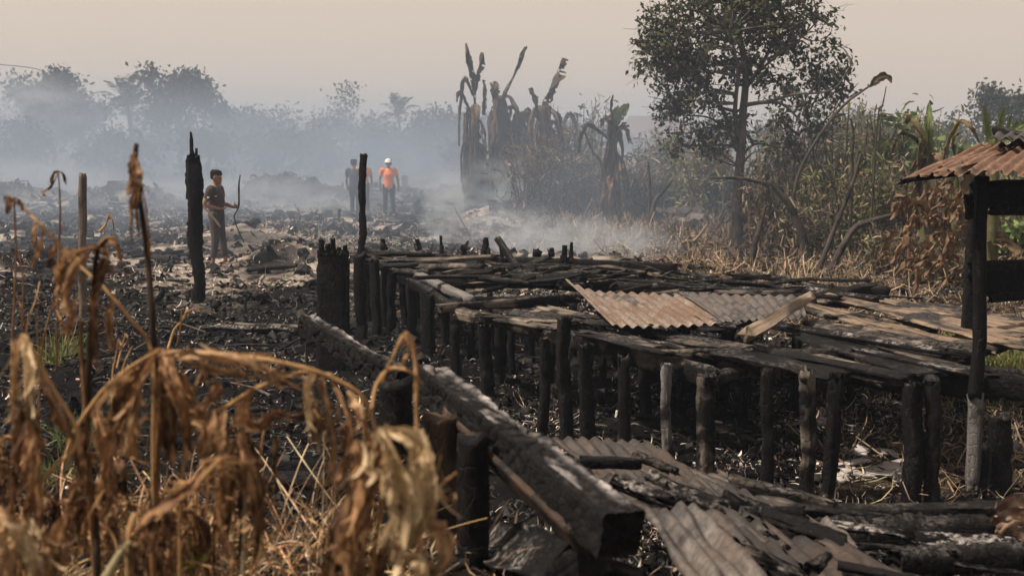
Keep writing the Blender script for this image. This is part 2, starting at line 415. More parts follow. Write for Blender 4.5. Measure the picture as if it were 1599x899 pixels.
def wood_mat(name, dark, light, char=0.0, ash=0.3, crack=14.0, bump=.6, ashcol=(.20, .185, .17), rough=.7, mask=False):
    """wood seen along its grain: streaks, char patches (char 0..1), crazed char relief, settled ash on upper faces"""
    m, t, b, o = new_mat(name)
    ga = nd(t, 'ShaderNodeAttribute', attribute_name='grain')
    mp = nd(t, 'ShaderNodeMapping'); mp.inputs['Scale'].default_value = (2.2, 38, 1); t.links.new(ga.outputs['Vector'], mp.inputs[0])
    g1 = nd(t, 'ShaderNodeTexNoise', i_Scale=1.0, i_Detail=6.0, i_Roughness=.65); t.links.new(mp.outputs[0], g1.inputs['Vector'])
    geo = nd(t, 'ShaderNodeNewGeometry')
    g2 = nd(t, 'ShaderNodeTexNoise', i_Scale=3.2, i_Detail=5.0, i_Roughness=.6); t.links.new(geo.outputs['Position'], g2.inputs['Vector'])
    g3 = nd(t, 'ShaderNodeTexNoise', i_Scale=38.0, i_Detail=4.0, i_Roughness=.7); t.links.new(geo.outputs['Position'], g3.inputs['Vector'])
    mp2 = nd(t, 'ShaderNodeMapping'); mp2.inputs['Scale'].default_value = (crack, crack * 2.1, 1); t.links.new(ga.outputs['Vector'], mp2.inputs[0])
    vo = nd(t, 'ShaderNodeTexVoronoi', feature='DISTANCE_TO_EDGE', i_Scale=1.0, i_Randomness=.9)
    dist = nd(t, 'ShaderNodeVectorMath', operation='ADD'); t.links.new(mp2.outputs[0], dist.inputs[0])
    sc = nd(t, 'ShaderNodeVectorMath', operation='SCALE'); sc.inputs['Scale'].default_value = .5; t.links.new(g1.outputs['Color'], sc.inputs[0]); t.links.new(sc.outputs[0], dist.inputs[1])
    t.links.new(dist.outputs[0], vo.inputs['Vector'])
    streak = ramp(t, g1.outputs[0], [(.32, dark), (.72, light)])
    charcol = ramp(t, g3.outputs[0], [(.3, (.0025, .0025, .003)), (.58, (.008, .0075, .0075)), (.74, (.02, .019, .0185) if mask else (.045, .041, .039))])
    cm = ramp(t, g2.outputs[0], [(max(0, .95 - char * .9), 0.0), (max(.02, 1.05 - char * .9), 1.0)]) if char < 1 else None
    inv = mth(t, 'SUBTRACT', 1.0, g2.outputs[0])
    if char >= 1: col = charcol.outputs[0]
    elif char <= 0: col = streak.outputs[0]
    else:
        thr = .30 + .42 * (1 - char)
        cm = ramp(t, g2.outputs[0], [(max(0.0, thr - .05), 0.0), (min(1.0, thr + .05), 1.0)])
        col = mixc(t, cm.outputs[0], streak.outputs[0], charcol.outputs[0])
    sep = nd(t, 'ShaderNodeSeparateXYZ'); t.links.new(geo.outputs['Normal'], sep.inputs[0])
    upm = ramp(t, sep.outputs[2], [(.35, 0.0), (.9, 1.0)])
    am = ramp(t, g2.outputs[0], [(.46, 0.0), (.60, 1.0)])
    am2 = ramp(t, g3.outputs[0], [(.44, 0.0), (.60, 1.0)])
    fac = mth(t, 'MULTIPLY', mth(t, 'MULTIPLY', upm.outputs[0], am.outputs[0]), mth(t, 'MULTIPLY', am2.outputs[0], ash))
    if mask: fac = mth(t, 'ADD', mth(t, 'MULTIPLY', fac, .06), nd(t, 'ShaderNodeAttribute', attribute_name='col').outputs['Fac'])
    col = mixc(t, fac, col, ashcol)
    crk = ramp(t, vo.outputs['Distance'], [(0.0, 0.0), (.09, 1.0)])
    t.links.new(col, b.inputs['Base Color'])
    b.inputs['Roughness'].default_value = rough
    b.inputs['Specular IOR Level'].default_value = .10 if char > .55 else .22
    hh = mth(t, 'ADD', mth(t, 'MULTIPLY', crk.outputs[0], .7 if char > 0 else .1), mth(t, 'ADD', mth(t, 'MULTIPLY', g1.outputs[0], .8), mth(t, 'MULTIPLY', g3.outputs[0], .6)))
    bp = nd(t, 'ShaderNodeBump', i_Strength=bump, i_Distance=.012); t.links.new(hh, bp.inputs['Height'])
    t.links.new(bp.outputs[0], b.inputs['Normal'])
    return m
def metal_mat(name, stops, rust=(.17, .085, .045), soot=.3, scale=3.0, rough=.62, dent=.25):
    m, t, b, o = new_mat(name)
    ga = nd(t, 'ShaderNodeAttribute', attribute_name='grain')
    mp = nd(t, 'ShaderNodeMapping'); mp.inputs['Scale'].default_value = (2.0, 26, 1); t.links.new(ga.outputs['Vector'], mp.inputs[0])
    g1 = nd(t, 'ShaderNodeTexNoise', i_Scale=1.6, i_Detail=6.0, i_Roughness=.65); t.links.new(mp.outputs[0], g1.inputs['Vector'])
    g2 = nd(t, 'ShaderNodeTexNoise', i_Scale=scale, i_Detail=6.0, i_Roughness=.62); t.links.new(ga.outputs['Vector'], g2.inputs['Vector'])
    g3 = nd(t, 'ShaderNodeTexNoise', i_Scale=45.0, i_Detail=4.0, i_Roughness=.7); t.links.new(ga.outputs['Vector'], g3.inputs['Vector'])
    base = ramp(t, g1.outputs[0], stops)
    rm = ramp(t, g2.outputs[0], [(.42, 0.0), (.58, 1.0)])
    col = mixc(t, mth(t, 'MULTIPLY', rm.outputs[0], .85), base.outputs[0], rust)
    sm_ = ramp(t, g2.outputs[0], [(.34 - .1 * (1 - soot), 1.0), (.44 - .1 * (1 - soot), 0.0)])
    col = mixc(t, mth(t, 'MULTIPLY', sm_.outputs[0], .85), col, (.018, .016, .015))
    col = mixc(t, .85, col, ramp(t, g3.outputs[0], [(.32, .3), (.68, 1.35)]).outputs[0], 'MULTIPLY')
    t.links.new(col, b.inputs['Base Color'])
    b.inputs['Roughness'].default_value = rough; b.inputs['Metallic'].default_value = .15
    bp = nd(t, 'ShaderNodeBump', i_Strength=dent, i_Distance=.01)
    t.links.new(mth(t, 'ADD', g3.outputs[0], mth(t, 'MULTIPLY', g2.outputs[0], 1.5)), bp.inputs['Height']); t.links.new(bp.outputs[0], b.inputs['Normal'])
    return m
def leaf_mat(name, trans=.25, rough=.7, bump=.3, spec=.2):
    """colour per piece from the mesh, blotches from noise, light passing through"""
    m, t, b, o = new_mat(name)
    ca = nd(t, 'ShaderNodeAttribute', attribute_name='col')
    geo = nd(t, 'ShaderNodeNewGeometry')
    g = nd(t, 'ShaderNodeTexNoise', i_Scale=24.0, i_Detail=4.0, i_Roughness=.65); t.links.new(geo.outputs['Position'], g.inputs['Vector'])
    col = mixc(t, 1.0, ca.outputs['Color'], ramp(t, g.outputs[0], [(.25, .55), (.75, 1.35)]).outputs[0], 'MULTIPLY')
    t.links.new(col, b.inputs['Base Color']); b.inputs['Roughness'].default_value = rough; b.inputs['Specular IOR Level'].default_value = spec
    if bump > 0:
        bp = nd(t, 'ShaderNodeBump', i_Strength=bump, i_Distance=.004); t.links.new(g.outputs[0], bp.inputs['Height']); t.links.new(bp.outputs[0], b.inputs['Normal'])
    if trans > 0:
        tr = nd(t, 'ShaderNodeBsdfTranslucent'); t.links.new(col, tr.inputs[0])
        ms = nd(t, 'ShaderNodeMixShader'); ms.inputs[0].default_value = trans
        t.links.new(b.outputs[0], ms.inputs[1]); t.links.new(tr.outputs[0], ms.inputs[2]); t.links.new(ms.outputs[0], o.inputs[0])
    return m
def plain_mat(name, c, rough=.8, var=.2, scale=20.0, bump=.2, spec=.25):
    m, t, b, o = new_mat(name)
    geo = nd(t, 'ShaderNodeNewGeometry')
    g = nd(t, 'ShaderNodeTexNoise', i_Scale=scale, i_Detail=4.0); t.links.new(geo.outputs['Position'], g.inputs['Vector'])
    col = mixc(t, 1.0, c, ramp(t, g.outputs[0], [(.25, 1 - var), (.75, 1 + var)]).outputs[0], 'MULTIPLY')
    t.links.new(col, b.inputs['Base Color']); b.inputs['Roughness'].default_value = rough; b.inputs['Specular IOR Level'].default_value = spec
    bp = nd(t, 'ShaderNodeBump', i_Strength=bump, i_Distance=.01); t.links.new(g.outputs[0], bp.inputs['Height']); t.links.new(bp.outputs[0], b.inputs['Normal'])
    return m

M = {}
M['char'] = wood_mat('charred_wood', (.02, .018, .017), (.06, .05, .045), char=1.0, ash=.3)
M['char_ashy'] = wood_mat('charred_wood_ashy', (.02, .018, .017), (.06, .05, .045), char=1.0, ash=1.0, ashcol=(.27, .25, .235))
M['char_beam'] = wood_mat('alligator_char', (.02, .018, .017), (.06, .05, .045), char=1.0, ash=.6, crack=20.0, bump=.5, ashcol=(.42, .39, .38), rough=.78, mask=True)
M['half_char'] = wood_mat('half_charred_wood', (.05, .042, .036), (.17, .145, .12), char=.62, ash=.5)
M['plank_grey'] = wood_mat('weathered_plank', (.05, .042, .034), (.30, .25, .20), char=.62, ash=.35)
M['plank_brown'] = wood_mat('scorched_brown_plank', (.06, .043, .031), (.32, .235, .165), char=.46, ash=.2)
M['log_pale'] = wood_mat('pale_log', (.12, .092, .066), (.36, .28, .20), char=0.0, ash=.2)
M['stake'] = wood_mat('weathered_stake', (.06, .048, .04), (.20, .155, .12), char=.3, ash=.2)
M['grey_post'] = wood_mat('ash_grey_post', (.07, .066, .064), (.19, .18, .175), char=.25, ash=.4)
M['board_brown'] = wood_mat('unburnt_brown_board', (.022, .016, .012), (.085, .052, .032), char=.45, ash=.1)
M['dead_branch'] = wood_mat('dead_branch_bark', (.022, .018, .015), (.085, .07, .058), char=.35, ash=.2)
M['bark'] = wood_mat('tree_bark', (.035, .032, .028), (.15, .13, .11), char=.15, ash=.1, crack=9)
M['rust_sheet'] = metal_mat('rusty_sheet', [(.3, (.07, .055, .045)), (.5, (.20, .165, .135)), (.72, (.32, .26, .20))], rust=(.13, .072, .04), soot=1.2, scale=2.6)
M['rust_roof'] = metal_mat('rusty_roof', [(.3, (.09, .05, .032)), (.5, (.20, .115, .07)), (.72, (.33, .22, .15))], rust=(.14, .068, .036), soot=.9, scale=3.2, rough=.75)
M['burnt_sheet'] = metal_mat('burnt_sheet', [(.3, (.012, .011, .010)), (.5, (.04, .033, .028)), (.75, (.15, .115, .088))], rust=(.045, .028, .019), soot=1.8, scale=3.4)
M['black_sheet'] = metal_mat('sooty_sheet', [(.3, (.02, .018, .017)), (.6, (.05, .044, .04)), (.8, (.09, .075, .06))], rust=(.03, .022, .017), soot=.9, scale=4)
M['grey_sheet'] = metal_mat('pale_grey_sheet', [(.3, (.04, .037, .035)), (.5, (.11, .10, .093)), (.75, (.25, .23, .21))], rust=(.08, .06, .047), soot=1.5, scale=3)
M['dry_leaf'] = leaf_mat('withered_leaf', trans=.3, bump=.5)
M['litter'] = leaf_mat('litter', trans=.0, bump=.2, rough=.85)
M['foliage'] = leaf_mat('foliage', trans=.28, bump=.0, spec=.3)
M['charbits'] = leaf_mat('char_bits', trans=.0, bump=.4, rough=.7, spec=.08)
M['crumbs'] = leaf_mat('glossy_char_crumbs', trans=.0, bump=.4, rough=.42, spec=.5)
# ------------------------------------------------------------------ ground: one sheet to the horizon
def ground():
    def axis(segs):
        out = []
        for a, b, n in segs: out.append(np.linspace(a, b, n, endpoint=False))
        return np.concatenate(out + [[segs[-1][1]]])
    xs = axis([(-420, -60, 10), (-60, -16, 40), (-16, -5, 90), (-5, 7, 200), (7, 16, 80), (16, 60, 40), (60, 420, 10)])
    ys = axis([(-40, 1.5, 8), (1.5, 14, 230), (14, 30, 180), (30, 60, 90), (60, 120, 30), (120, 420, 14)])
    X, Y = np.meshgrid(xs, ys)
    fine = np.exp(-((Y - 8) / 9) ** 2)
    Z = gz(X, Y) + fine * (.05 * (fbm(X * 9, Y * 9, 61) - .5) + .035 * (vn(X * 21, Y * 21, 62) - .5))
    Z = np.where((Y > 90), Z * .3, Z)
    n = fbm(X * 1.1, Y * 1.1, 71)[..., None]; n2 = fbm(X * 5, Y * 5, 72)[..., None]
    black = np.array((.005, .005, .005)); grey = np.array((.015, .0145, .014))
    c = black * (1 - np.clip(n2 * 1.8 - .75, 0, 1)) + grey * np.clip(n2 * 1.8 - .75, 0, 1)
    pz = pale_zone(X, Y)[..., None] * np.clip(.25 + 1.6 * (n - .3), 0, 1)
    c = c * (1 - pz) + np.array((.25, .215, .185)) * (.6 + .8 * n2) * pz
    mid = (sst(12, 18, Y) * (1 - .6 * sst(34, 42, Y)) * (1 - straw_zone(X, Y)))[..., None]
    pt = np.clip((fbm(X * .9, Y * .6, 77)[..., None] - .47) * 7, 0, 1) * np.clip((n2 - .3) * 4, 0, 1) * mid * .8
    c = c * (1 - pt) + np.array((.40, .345, .295)) * (.5 + n2) * pt
    sz = straw_zone(X, Y)[..., None] * np.clip(.5 + 1.2 * (n - .35), 0, 1)
    c = c * (1 - sz) + np.array((.12, .088, .055)) * (.5 + n2) * sz
    fd = front_dry(X, Y)[..., None] * .5
    c = c * (1 - fd) + np.array((.07, .05, .032)) * fd
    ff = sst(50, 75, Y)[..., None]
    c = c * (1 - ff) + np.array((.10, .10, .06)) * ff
    r, k = X.shape
    i = np.arange(r - 1)[:, None] * k; j = np.arange(k - 1)[None]
    Q = np.stack([i + j, i + j + 1, i + k + j + 1, i + k + j], -1).reshape(-1, 4)
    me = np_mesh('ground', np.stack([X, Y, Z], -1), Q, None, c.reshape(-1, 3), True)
    m, t, b, o = new_mat('burnt_ground')
    ca = nd(t, 'ShaderNodeAttribute', attribute_name='col'); geo = nd(t, 'ShaderNodeNewGeometry')
    g = nd(t, 'ShaderNodeTexNoise', i_Scale=9.0, i_Detail=8.0, i_Roughness=.72); t.links.new(geo.outputs['Position'], g.inputs['Vector'])
    g2 = nd(t, 'ShaderNodeTexNoise', i_Scale=55.0, i_Detail=4.0, i_Roughness=.7); t.links.new(geo.outputs['Position'], g2.inputs['Vector'])
    col = mixc(t, 1.0, ca.outputs['Color'], ramp(t, g.outputs[0], [(.3, .45), (.7, 1.6)]).outputs[0], 'MULTIPLY')
    fl = ramp(t, g2.outputs[0], [(.66, 0.0), (.74, 1.0)])
    col = mixc(t, mth(t, 'MULTIPLY', fl.outputs[0], .5), col, (.24, .215, .195))
    t.links.new(col, b.inputs['Base Color']); b.inputs['Roughness'].default_value = .9; b.inputs['Specular IOR Level'].default_value = .05
    bp = nd(t, 'ShaderNodeBump', i_Strength=1.0, i_Distance=.05)
    t.links.new(mth(t, 'ADD', g.outputs[0], mth(t, 'MULTIPLY', g2.outputs[0], .5)), bp.inputs['Height']); t.links.new(bp.outputs[0], b.inputs['Normal'])
    tag(link('ground', me, m), kind='structure')
ground()

# ------------------------------------------------------------------ litter nobody could count
def frustum_pts(rs, n, ymin, ymax, margin=1.15, power=1.0):
    y = ymin + (ymax - ymin) * rs.rand(n) ** power
    x = (rs.rand(n) * 2 - 1) * y * .5 * margin
    return x, y
def litter():
    rs = np.random.RandomState(3)
    # charred twigs and lumps
    x, y = frustum_pts(rs, 26000, 3.0, 44, power=1.35)
    cl = fbm(x * .8, y * .8, 81); keep = rs.rand(len(x)) < np.clip((cl - .40) * 5, .05, 1) * (1 - .6 * straw_zone(x, y)) * (1 - .85 * (x > -.2) * (y < 5.3)); x = x[keep]; y = y[keep]; N = len(x)
    s = .5 + y / 18
    L = s * (.05 + .16 * rs.rand(N) ** 2 + .55 * rs.rand(N) ** 9); R = s * (.004 + .013 * rs.rand(N) ** 3)
    D = rs.randn(N, 3); D[:, 2] = .16 * rs.randn(N) + .05
    P = np.stack([x, y, gz(x, y) + R * .6], 1)
    V, Q, c = sc_tubes(P, D, L, R, pal(rs, N, [(.007, .007, .007), (.012, .0115, .0115), (.025, .023, .022), (.09, .078, .068)]), seed=4)
    tag(link('charred_twigs', np_mesh('charred_twigs', V, Q, None, c), M['charbits']), 'black charred twigs littering the burnt ground', 'debris', kind='stuff')
    # char lumps: low irregular clods
    x, y = frustum_pts(rs, 9000, 3.0, 46, power=1.3); kp = (x < -.2) | (y > 5.3) | (rs.rand(9000) < .12); x = x[kp]; y = y[kp]; N = len(x); s = .5 + y / 13
    L = s * (.05 + .10 * rs.rand(N) ** 2); R = s * (.015 + .05 * rs.rand(N) ** 2.5)
    D = rs.randn(N, 3); D[:, 2] *= .25
    V, Q, c = sc_tubes(np.stack([x, y, gz(x, y)], 1), D, L, R, pal(rs, N, [(.007, .007, .007), (.011, .0105, .0105), (.02, .019, .018)]), bend=.4, K=4, S=5, seed=5)
    tag(link('char_clods', np_mesh('char_clods', V, Q, None, c), M['charbits']), 'black lumps of char and burnt peat on the ground', 'debris', kind='stuff')
    # glossy crumbs of charcoal on the near ground
    x, y = frustum_pts(rs, 30000, 3.2, 15, power=1.1); kp = rs.rand(30000) < np.clip((fbm(x * 1.6, y * 1.6, 99) - .3) * 3, .1, 1); x = x[kp]; y = y[kp]; N = len(x)
    L = (.012 + .05 * rs.rand(N) ** 2) * (.6 + y / 14); R = L * (.12 + .25 * rs.rand(N)); D = rs.randn(N, 3); D[:, 2] *= .4
    V, Q, c = sc_tubes(np.stack([x, y, gz(x, y) + .01], 1), D, L, R, pal(rs, N, [(.006, .006, .006), (.012, .0115, .011), (.03, .028, .027)]), bend=.4, K=3, S=4, seed=15)
    tag(link('charcoal_crumbs', np_mesh('charcoal_crumbs', V, Q, None, c), M['crumbs']), 'glossy black charcoal crumbs covering the near ground', 'debris', kind='stuff')
    # pale curled leaves, ash flakes, chips
    x, y = frustum_pts(rs, 120000, 3.0, 46, power=1.1)
    cl = fbm(x * 1.0, y * .7, 91); keep = rs.rand(len(x)) < np.clip((cl - .44) * 6.5, .015, 1) * np.where((y < 13) & (x < -.8), .45, 1) * (.35 + .65 * np.clip(pale_zone(x, y) + .5 * sst(10, 15, y) + .9 * sst(-1.2, .4, x) * sst(5, 6.5, y) * (1 - sst(12, 14, y)), 0, 1)); x = x[keep]; y = y[keep]; N = len(x)
    s = .5 + y / 24
    L = s * (.05 + .16 * rs.rand(N) ** 2); thin = rs.rand(N) < .6; W = s * np.where(thin, .003 + .007 * rs.rand(N), .010 + .03 * rs.rand(N) ** 2); L = np.where(thin, L * 1.25, L * .7)
    D = rs.randn(N, 3); D[:, 2] = .3 * np.abs(rs.randn(N))
    P = np.stack([x, y, gz(x, y) + .012 * s], 1)
    V, Q, c = sc_ribbons(P, D, L, W, pal(rs, N, [(.52, .46, .40), (.40, .33, .27), (.22, .175, .14), (.62, .56, .50), (.10, .085, .075), (.05, .045, .042), (.33, .24, .165)]), curl=4.5, seed=6, K=5, up=np.array((0, 0, 1.0)))
    tag(link('ash_flakes', np_mesh('ash_flakes', V, Q, None, c), M['litter']), 'pale curled leaves and ash flakes strewn over the burnt ground', 'debris', kind='stuff')
    # straw and dry stalks on the right
    x = 1.0 + rs.rand(95000) * 17; y = 6.0 + rs.rand(95000) ** 1.3 * 30
    keep = (rs.rand(len(x)) < straw_zone(x, y) * np.clip((fbm(x * .9, y * .9, 96) - .25) * 2.5, .1, 1)) & (np.abs(x) < y * .58); x = x[keep]; y = y[keep]; N = len(x)
    s = .6 + y / 18
    L = s * (.10 + .32 * rs.rand(N) ** 1.6); W = s * (.005 + .008 * rs.rand(N))
    D = rs.randn(N, 3); D[:, 2] = .05 + .45 * rs.rand(N) ** 2
    P = np.stack([x, y, gz(x, y) + .05 * rs.rand(N) * s], 1)
    V, Q, c = sc_ribbons(P, D, L, W, pal(rs, N, [(.25, .185, .12), (.19, .135, .085), (.14, .10, .065), (.34, .27, .19), (.09, .066, .045), (.045, .036, .028)]), curl=2.6, seed=8, up=np.array((0, 0, 1.0)), tip=.6)
    tag(link('dry_straw', np_mesh('dry_straw', V, Q, None, c), M['litter']), 'tangled brown straw and dead grass on the right of the clearing', 'straw', kind='stuff')
    # dry grass and twigs at the photographer's feet on the left
    x = -2.1 + rs.rand(2600) * 2.2; y = 2.55 + rs.rand(2600) * 2.6
    keep = rs.rand(len(x)) < front_dry(x, y); x = x[keep]; y = y[keep]; N = len(x)
    L = .08 + .3 * rs.rand(N) ** 1.5; W = .003 + .007 * rs.rand(N)
    D = rs.randn(N, 3); D[:, 2] = .05 + .5 * rs.rand(N) ** 2
    P = np.stack([x, y, gz(x, y)], 1)
    V, Q, c = sc_ribbons(P, D, L, W, pal(rs, N, [(.28, .18, .10), (.19, .115, .06), (.12, .072, .038), (.42, .31, .2), (.07, .045, .028), (.04, .03, .02)]), curl=4.0, seed=9, up=np.array((0, 0, 1.0)), tip=.6, K=4)
    tag(link('dry_grass', np_mesh('dry_grass', V, Q, None, c), M['litter']), 'dry brown grass and stems at the lower left edge', 'grass', kind='stuff')
    # wiry dry stems standing in the near growth
    N = 480; y = 2.2 + rs.rand(N) * 1.5; x = (-.5 + .36 * rs.rand(N)) * y * 1.02; D = rs.randn(N, 3) * .7; D[:, 2] = .5 + rs.rand(N)
    V, Q, c = sc_ribbons(np.stack([x, y, gz(x, y) + .1 * rs.rand(N)], 1), D, .15 + .38 * rs.rand(N), .0025 + .004 * rs.rand(N), pal(rs, N, [(.38, .24, .125), (.25, .15, .07), (.14, .085, .042), (.50, .37, .24)]), curl=3.4, seed=19, K=7, tip=.7)
    tag(link('dry_stems', np_mesh('dry_stems', V, Q, None, c), M['litter']), 'wiry tangled dry stems in the growth at the lower left', 'grass', kind='stuff')
    # a little surviving green grass
    cs = [gpx(92, 570), gpx(105, 560), gpx(75, 760), gpx(100, 745), gpx(115, 700), gpx(165, 840), gpx(190, 830), gpx(60, 860)]
    cs += [G(x_, y_) for x_, y_ in ((4.6, 9.5), (4.9, 9.2), (5.2, 10), (4.4, 10.3), (5.0, 11), (5.4, 9.0), (4.75, 9.0), (4.3, 9.1))]
    pts = []
    for q, p in enumerate(cs):
        k = 90 if q < 8 else 500; r = .10 if q < 8 else .38
        a = rs.randn(k, 2) * r; pts.append(np.stack([p.x + a[:, 0], p.y + a[:, 1]], 1))
    pts = np.vstack(pts); N = len(pts)
    P = np.stack([pts[:, 0], pts[:, 1], gz(pts[:, 0], pts[:, 1])], 1); far = pts[:, 1] > 7
    D = rs.randn(N, 3) * .6; D[:, 2] = .5 + .6 * rs.rand(N)
    V, Q, c = sc_ribbons(P, D, np.where(far, .28, .13) * (.5 + rs.rand(N)), np.where(far, .010, .005) * (.7 + .6 * rs.rand(N)), pal(rs, N, [(.10, .13, .03), (.15, .16, .045), (.07, .10, .025), (.2, .17, .07)]), curl=1.8, seed=10, up=np.array((0, 0, 1.0)), tip=.3)
    tag(link('green_grass', np_mesh('green_grass', V, Q, None, c), M['foliage']), 'short tufts of surviving green grass among the ash', 'grass', kind='stuff')
litter()

# ------------------------------------------------------------------ the burnt house floor on stilts
PZ = 0.70
def platform():
    base = G(1.2, 9.0)
    t = thing('burnt_stilt_floor', base, 'collapsed charred timber floor of a burnt house standing on black stilts', 'house floor')
    rs = random.Random(5)
    posts = [(1427, 785, 1427, 590, 34), (1458, 785, 1458, 585, 27), (1290, 770, 1311, 575, 25), (1258, 780, 1264, 570, 27), (1203, 770, 1200, 570, 21), (1103, 747, 1104, 580, 27), (1041, 724, 1041, 562, 19),
             (975, 706, 974, 550, 21), (917, 690, 917, 530, 25), (886, 682, 879, 487, 26), (850, 674, 849, 522, 17), (758, 618, 757, 500, 21), (712, 597, 711, 478, 19), (668, 562, 668, 455, 23), (643, 528, 642, 430, 17),
             (612, 520, 611, 415, 17), (588, 520, 585, 400, 16), (563, 530, 562, 392, 19), (600, 505, 600, 405, 14), (632, 508, 630, 420, 13), (575, 500, 574, 400, 13)]
    for q, (bx, by, tx, ty, wp) in enumerate(posts):
        Y = onz(bx, by, 0.0).y
        p0 = at(bx, by, Y); p0.z = float(gz(p0.x, p0.y)) - .12
        p1 = at(tx, ty, Y); wd = wp * Y / F * .88
        b = MB(); b.timber(p0, p1, wd, wd * (.8 + .4 * rs.random()), roll=rs.uniform(-.5, .5), seed=q + 1, n=34, rag=.12, rough=.09, rnd=.3 if q % 3 else .8, bow=.010, notch=.4)
        mat = M['grey_post'] if q == 6 else (M['half_char'] if q in (3, 5) else M['char'])
        b.build('post', mat, t)
    # inner posts, half seen in the dark under the floor
    inner = [(940, 590, 545), (800, 585, 530), (830, 560, 500), (1010, 640, 560), (1070, 610, 560), (1020, 600, 550), (695, 545, 470), (735, 560, 470), (770, 545, 470), (1160, 640, 570), (1130, 615, 560), (895, 570, 510), (690, 500, 450), (720, 520, 460),
             (655, 500, 440), (860, 600, 520), (1240, 640, 570), (1330, 640, 590), (780, 600, 500)]
    for q, (bx, by, ty) in enumerate(inner):
        Y = onz(bx, by, 0.0).y; p0 = at(bx, by, Y); p0.z = float(gz(p0.x, p0.y)) - .1
        p1 = Vector((p0.x + rs.uniform(-.04, .04), p0.y, PZ - .04)); wd = rs.uniform(.06, .11)
        b = MB(); b.timber(p0, p1, wd, wd, roll=rs.random(), seed=q + 40, n=12, rough=.09, rnd=.7, bow=.012, notch=.2)
        b.build('post', M['char'], t)
    # bearers and joists: pixel ends, heights, width, depth, material
    beams = [(640, 428, 738, 470, .70, .72, .11, .07, 'grey_post', .03), (676, 483, 905, 464, .73, .74, .085, .085, 'half_char', 0), (712, 488, 832, 512, .69, .68, .12, .11, 'plank_grey', 0),
             (815, 507, 1128, 590, .64, .60, .07, .16, 'half_char', 0), (1028, 553, 1330, 554, .71, .70, .06, .085, 'half_char', 0), (1095, 557, 1228, 580, .66, .64, .09, .12, 'half_char', 0),
             (1180, 562, 1448, 603, .63, .60, .09, .15, 'char', 0), (1425, 598, 1640, 607, .61, .63, .09, .16, 'char', 0), (1110, 590, 1180, 575, .60, .62, .12, .08, 'half_char', 0),
             (562, 390, 700, 432, .68, .68, .10, .12, 'char', 0), (672, 438, 1010, 446, .70, .72, .12, .14, 'char', 0), (960, 449, 1395, 457, .73, .70, .12, .13, 'char', 0), (1000, 466, 1262, 461, .72, .73, .10, .10, 'char_ashy', 0),
             (700, 473, 890, 470, .68, .66, .10, .12, 'char', 0), (575, 397, 800, 408, .70, .70, .10, .12, 'char', 0), (800, 408, 1060, 418, .68, .66, .10, .12, 'char', 0), (620, 412, 960, 424, .68, .7, .09, .12, 'char', 0),
             (560, 395, 640, 440, .62, .62, .08, .14, 'char', 0), (880, 522, 1000, 528, .66, .66, .06, .07, 'char', 0), (640, 440, 712, 486, .64, .64, .08, .13, 'char', 0), (1480, 580, 1640, 590, .66, .68, .09, .09, 'char', 0)]
    for q, (ax, ay, bx, by, z0, z1, wd, hh, mt, sag) in enumerate(beams):
        b = MB(); b.timber(onz(ax, ay, z0), onz(bx, by, z1), wd, hh, roll=rs.uniform(-.15, .15), seed=q + 100, n=22, rag=.10, rough=.08, bow=.006, sag=-sag, rnd=.3, notch=.25)
        b.build('beam', M[mt], t)
    # floor boards on the right: a fan of boards, brown where the fire stopped, black towards the corner
    nb = 15
    for i in range(nb):
        f = i / (nb - 1)
        sx, sy = 900 + f * 400, 500 - f * 46
        ex, ey = 1420 + f * 250, 604 - f * 82
        z0 = .70 + .03 * rs.random(); z1 = .68 + .03 * rs.random()
        a = onz(sx, sy, z0); e = onz(ex, ey, z1)
        cuts = sorted([0.0, 1.0] + [rs.uniform(.25, .8) for _ in range(rs.choice((0, 1, 1)))])
        for c0, c1 in zip(cuts[:-1], cuts[1:]):
            if f < .6 and rs.random() < .36: continue
            p0 = a.lerp(e, max(0, c0 + rs.uniform(-.03, .05))); p1 = a.lerp(e, min(1.02, c1 + rs.uniform(-.05, .03)))
            if (p1 - p0).length < .3: continue
            off = rs.uniform(-.02, .035); p0.z += off; p1.z += off + rs.uniform(-.04, .05)
            b = MB(); b.timber(p0, p1, rs.uniform(.07, .20), rs.uniform(.022, .034), roll=rs.uniform(-.25, .25), seed=300 + i * 7 + int(c0 * 10), n=20, rag=.22, rough=.10, bow=.008, rnd=.25, notch=.15)
            mt = 'plank_brown' if f > .62 and c0 + f > .65 else ('plank_grey' if rs.random() < .3 else rs.choice(('char', 'char', 'half_char', 'char_ashy')))
            b.build('board', M[mt], t)
    # second layer: long brown boards at the far right
    for q, (ax, ay, bx, by, mt) in enumerate([(1262, 458, 1660, 540, 'plank_brown'), (1300, 466, 1660, 555, 'plank_brown'), (1330, 462, 1660, 528, 'plank_brown'), (1390, 470, 1680, 520, 'plank_brown'), (1230, 470, 1480, 540, 'plank_brown'), (1420, 475, 1690, 512, 'plank_grey'),
                                              (1260, 500, 1480, 560, 'half_char'), (1240, 520, 1470, 590, 'char'), (1300, 520, 1540, 585, 'half_char'), (1160, 540, 1440, 592, 'char'), (1330, 545, 1560, 590, 'char_ashy'), (1210, 508, 1400, 548, 'char'), (1110, 545, 1330, 590, 'char')]):
        b = MB(); z = .735 + .02 * rs.random()
        b.timber(onz(ax, ay, z), onz(bx, by, z - .01), rs.uniform(.16, .26), .026, roll=rs.uniform(-.12, .12), seed=500 + q, n=22, rag=.2, rough=.10, bow=.006, rnd=.3, notch=.18)
        b.build('board', M[mt], t)
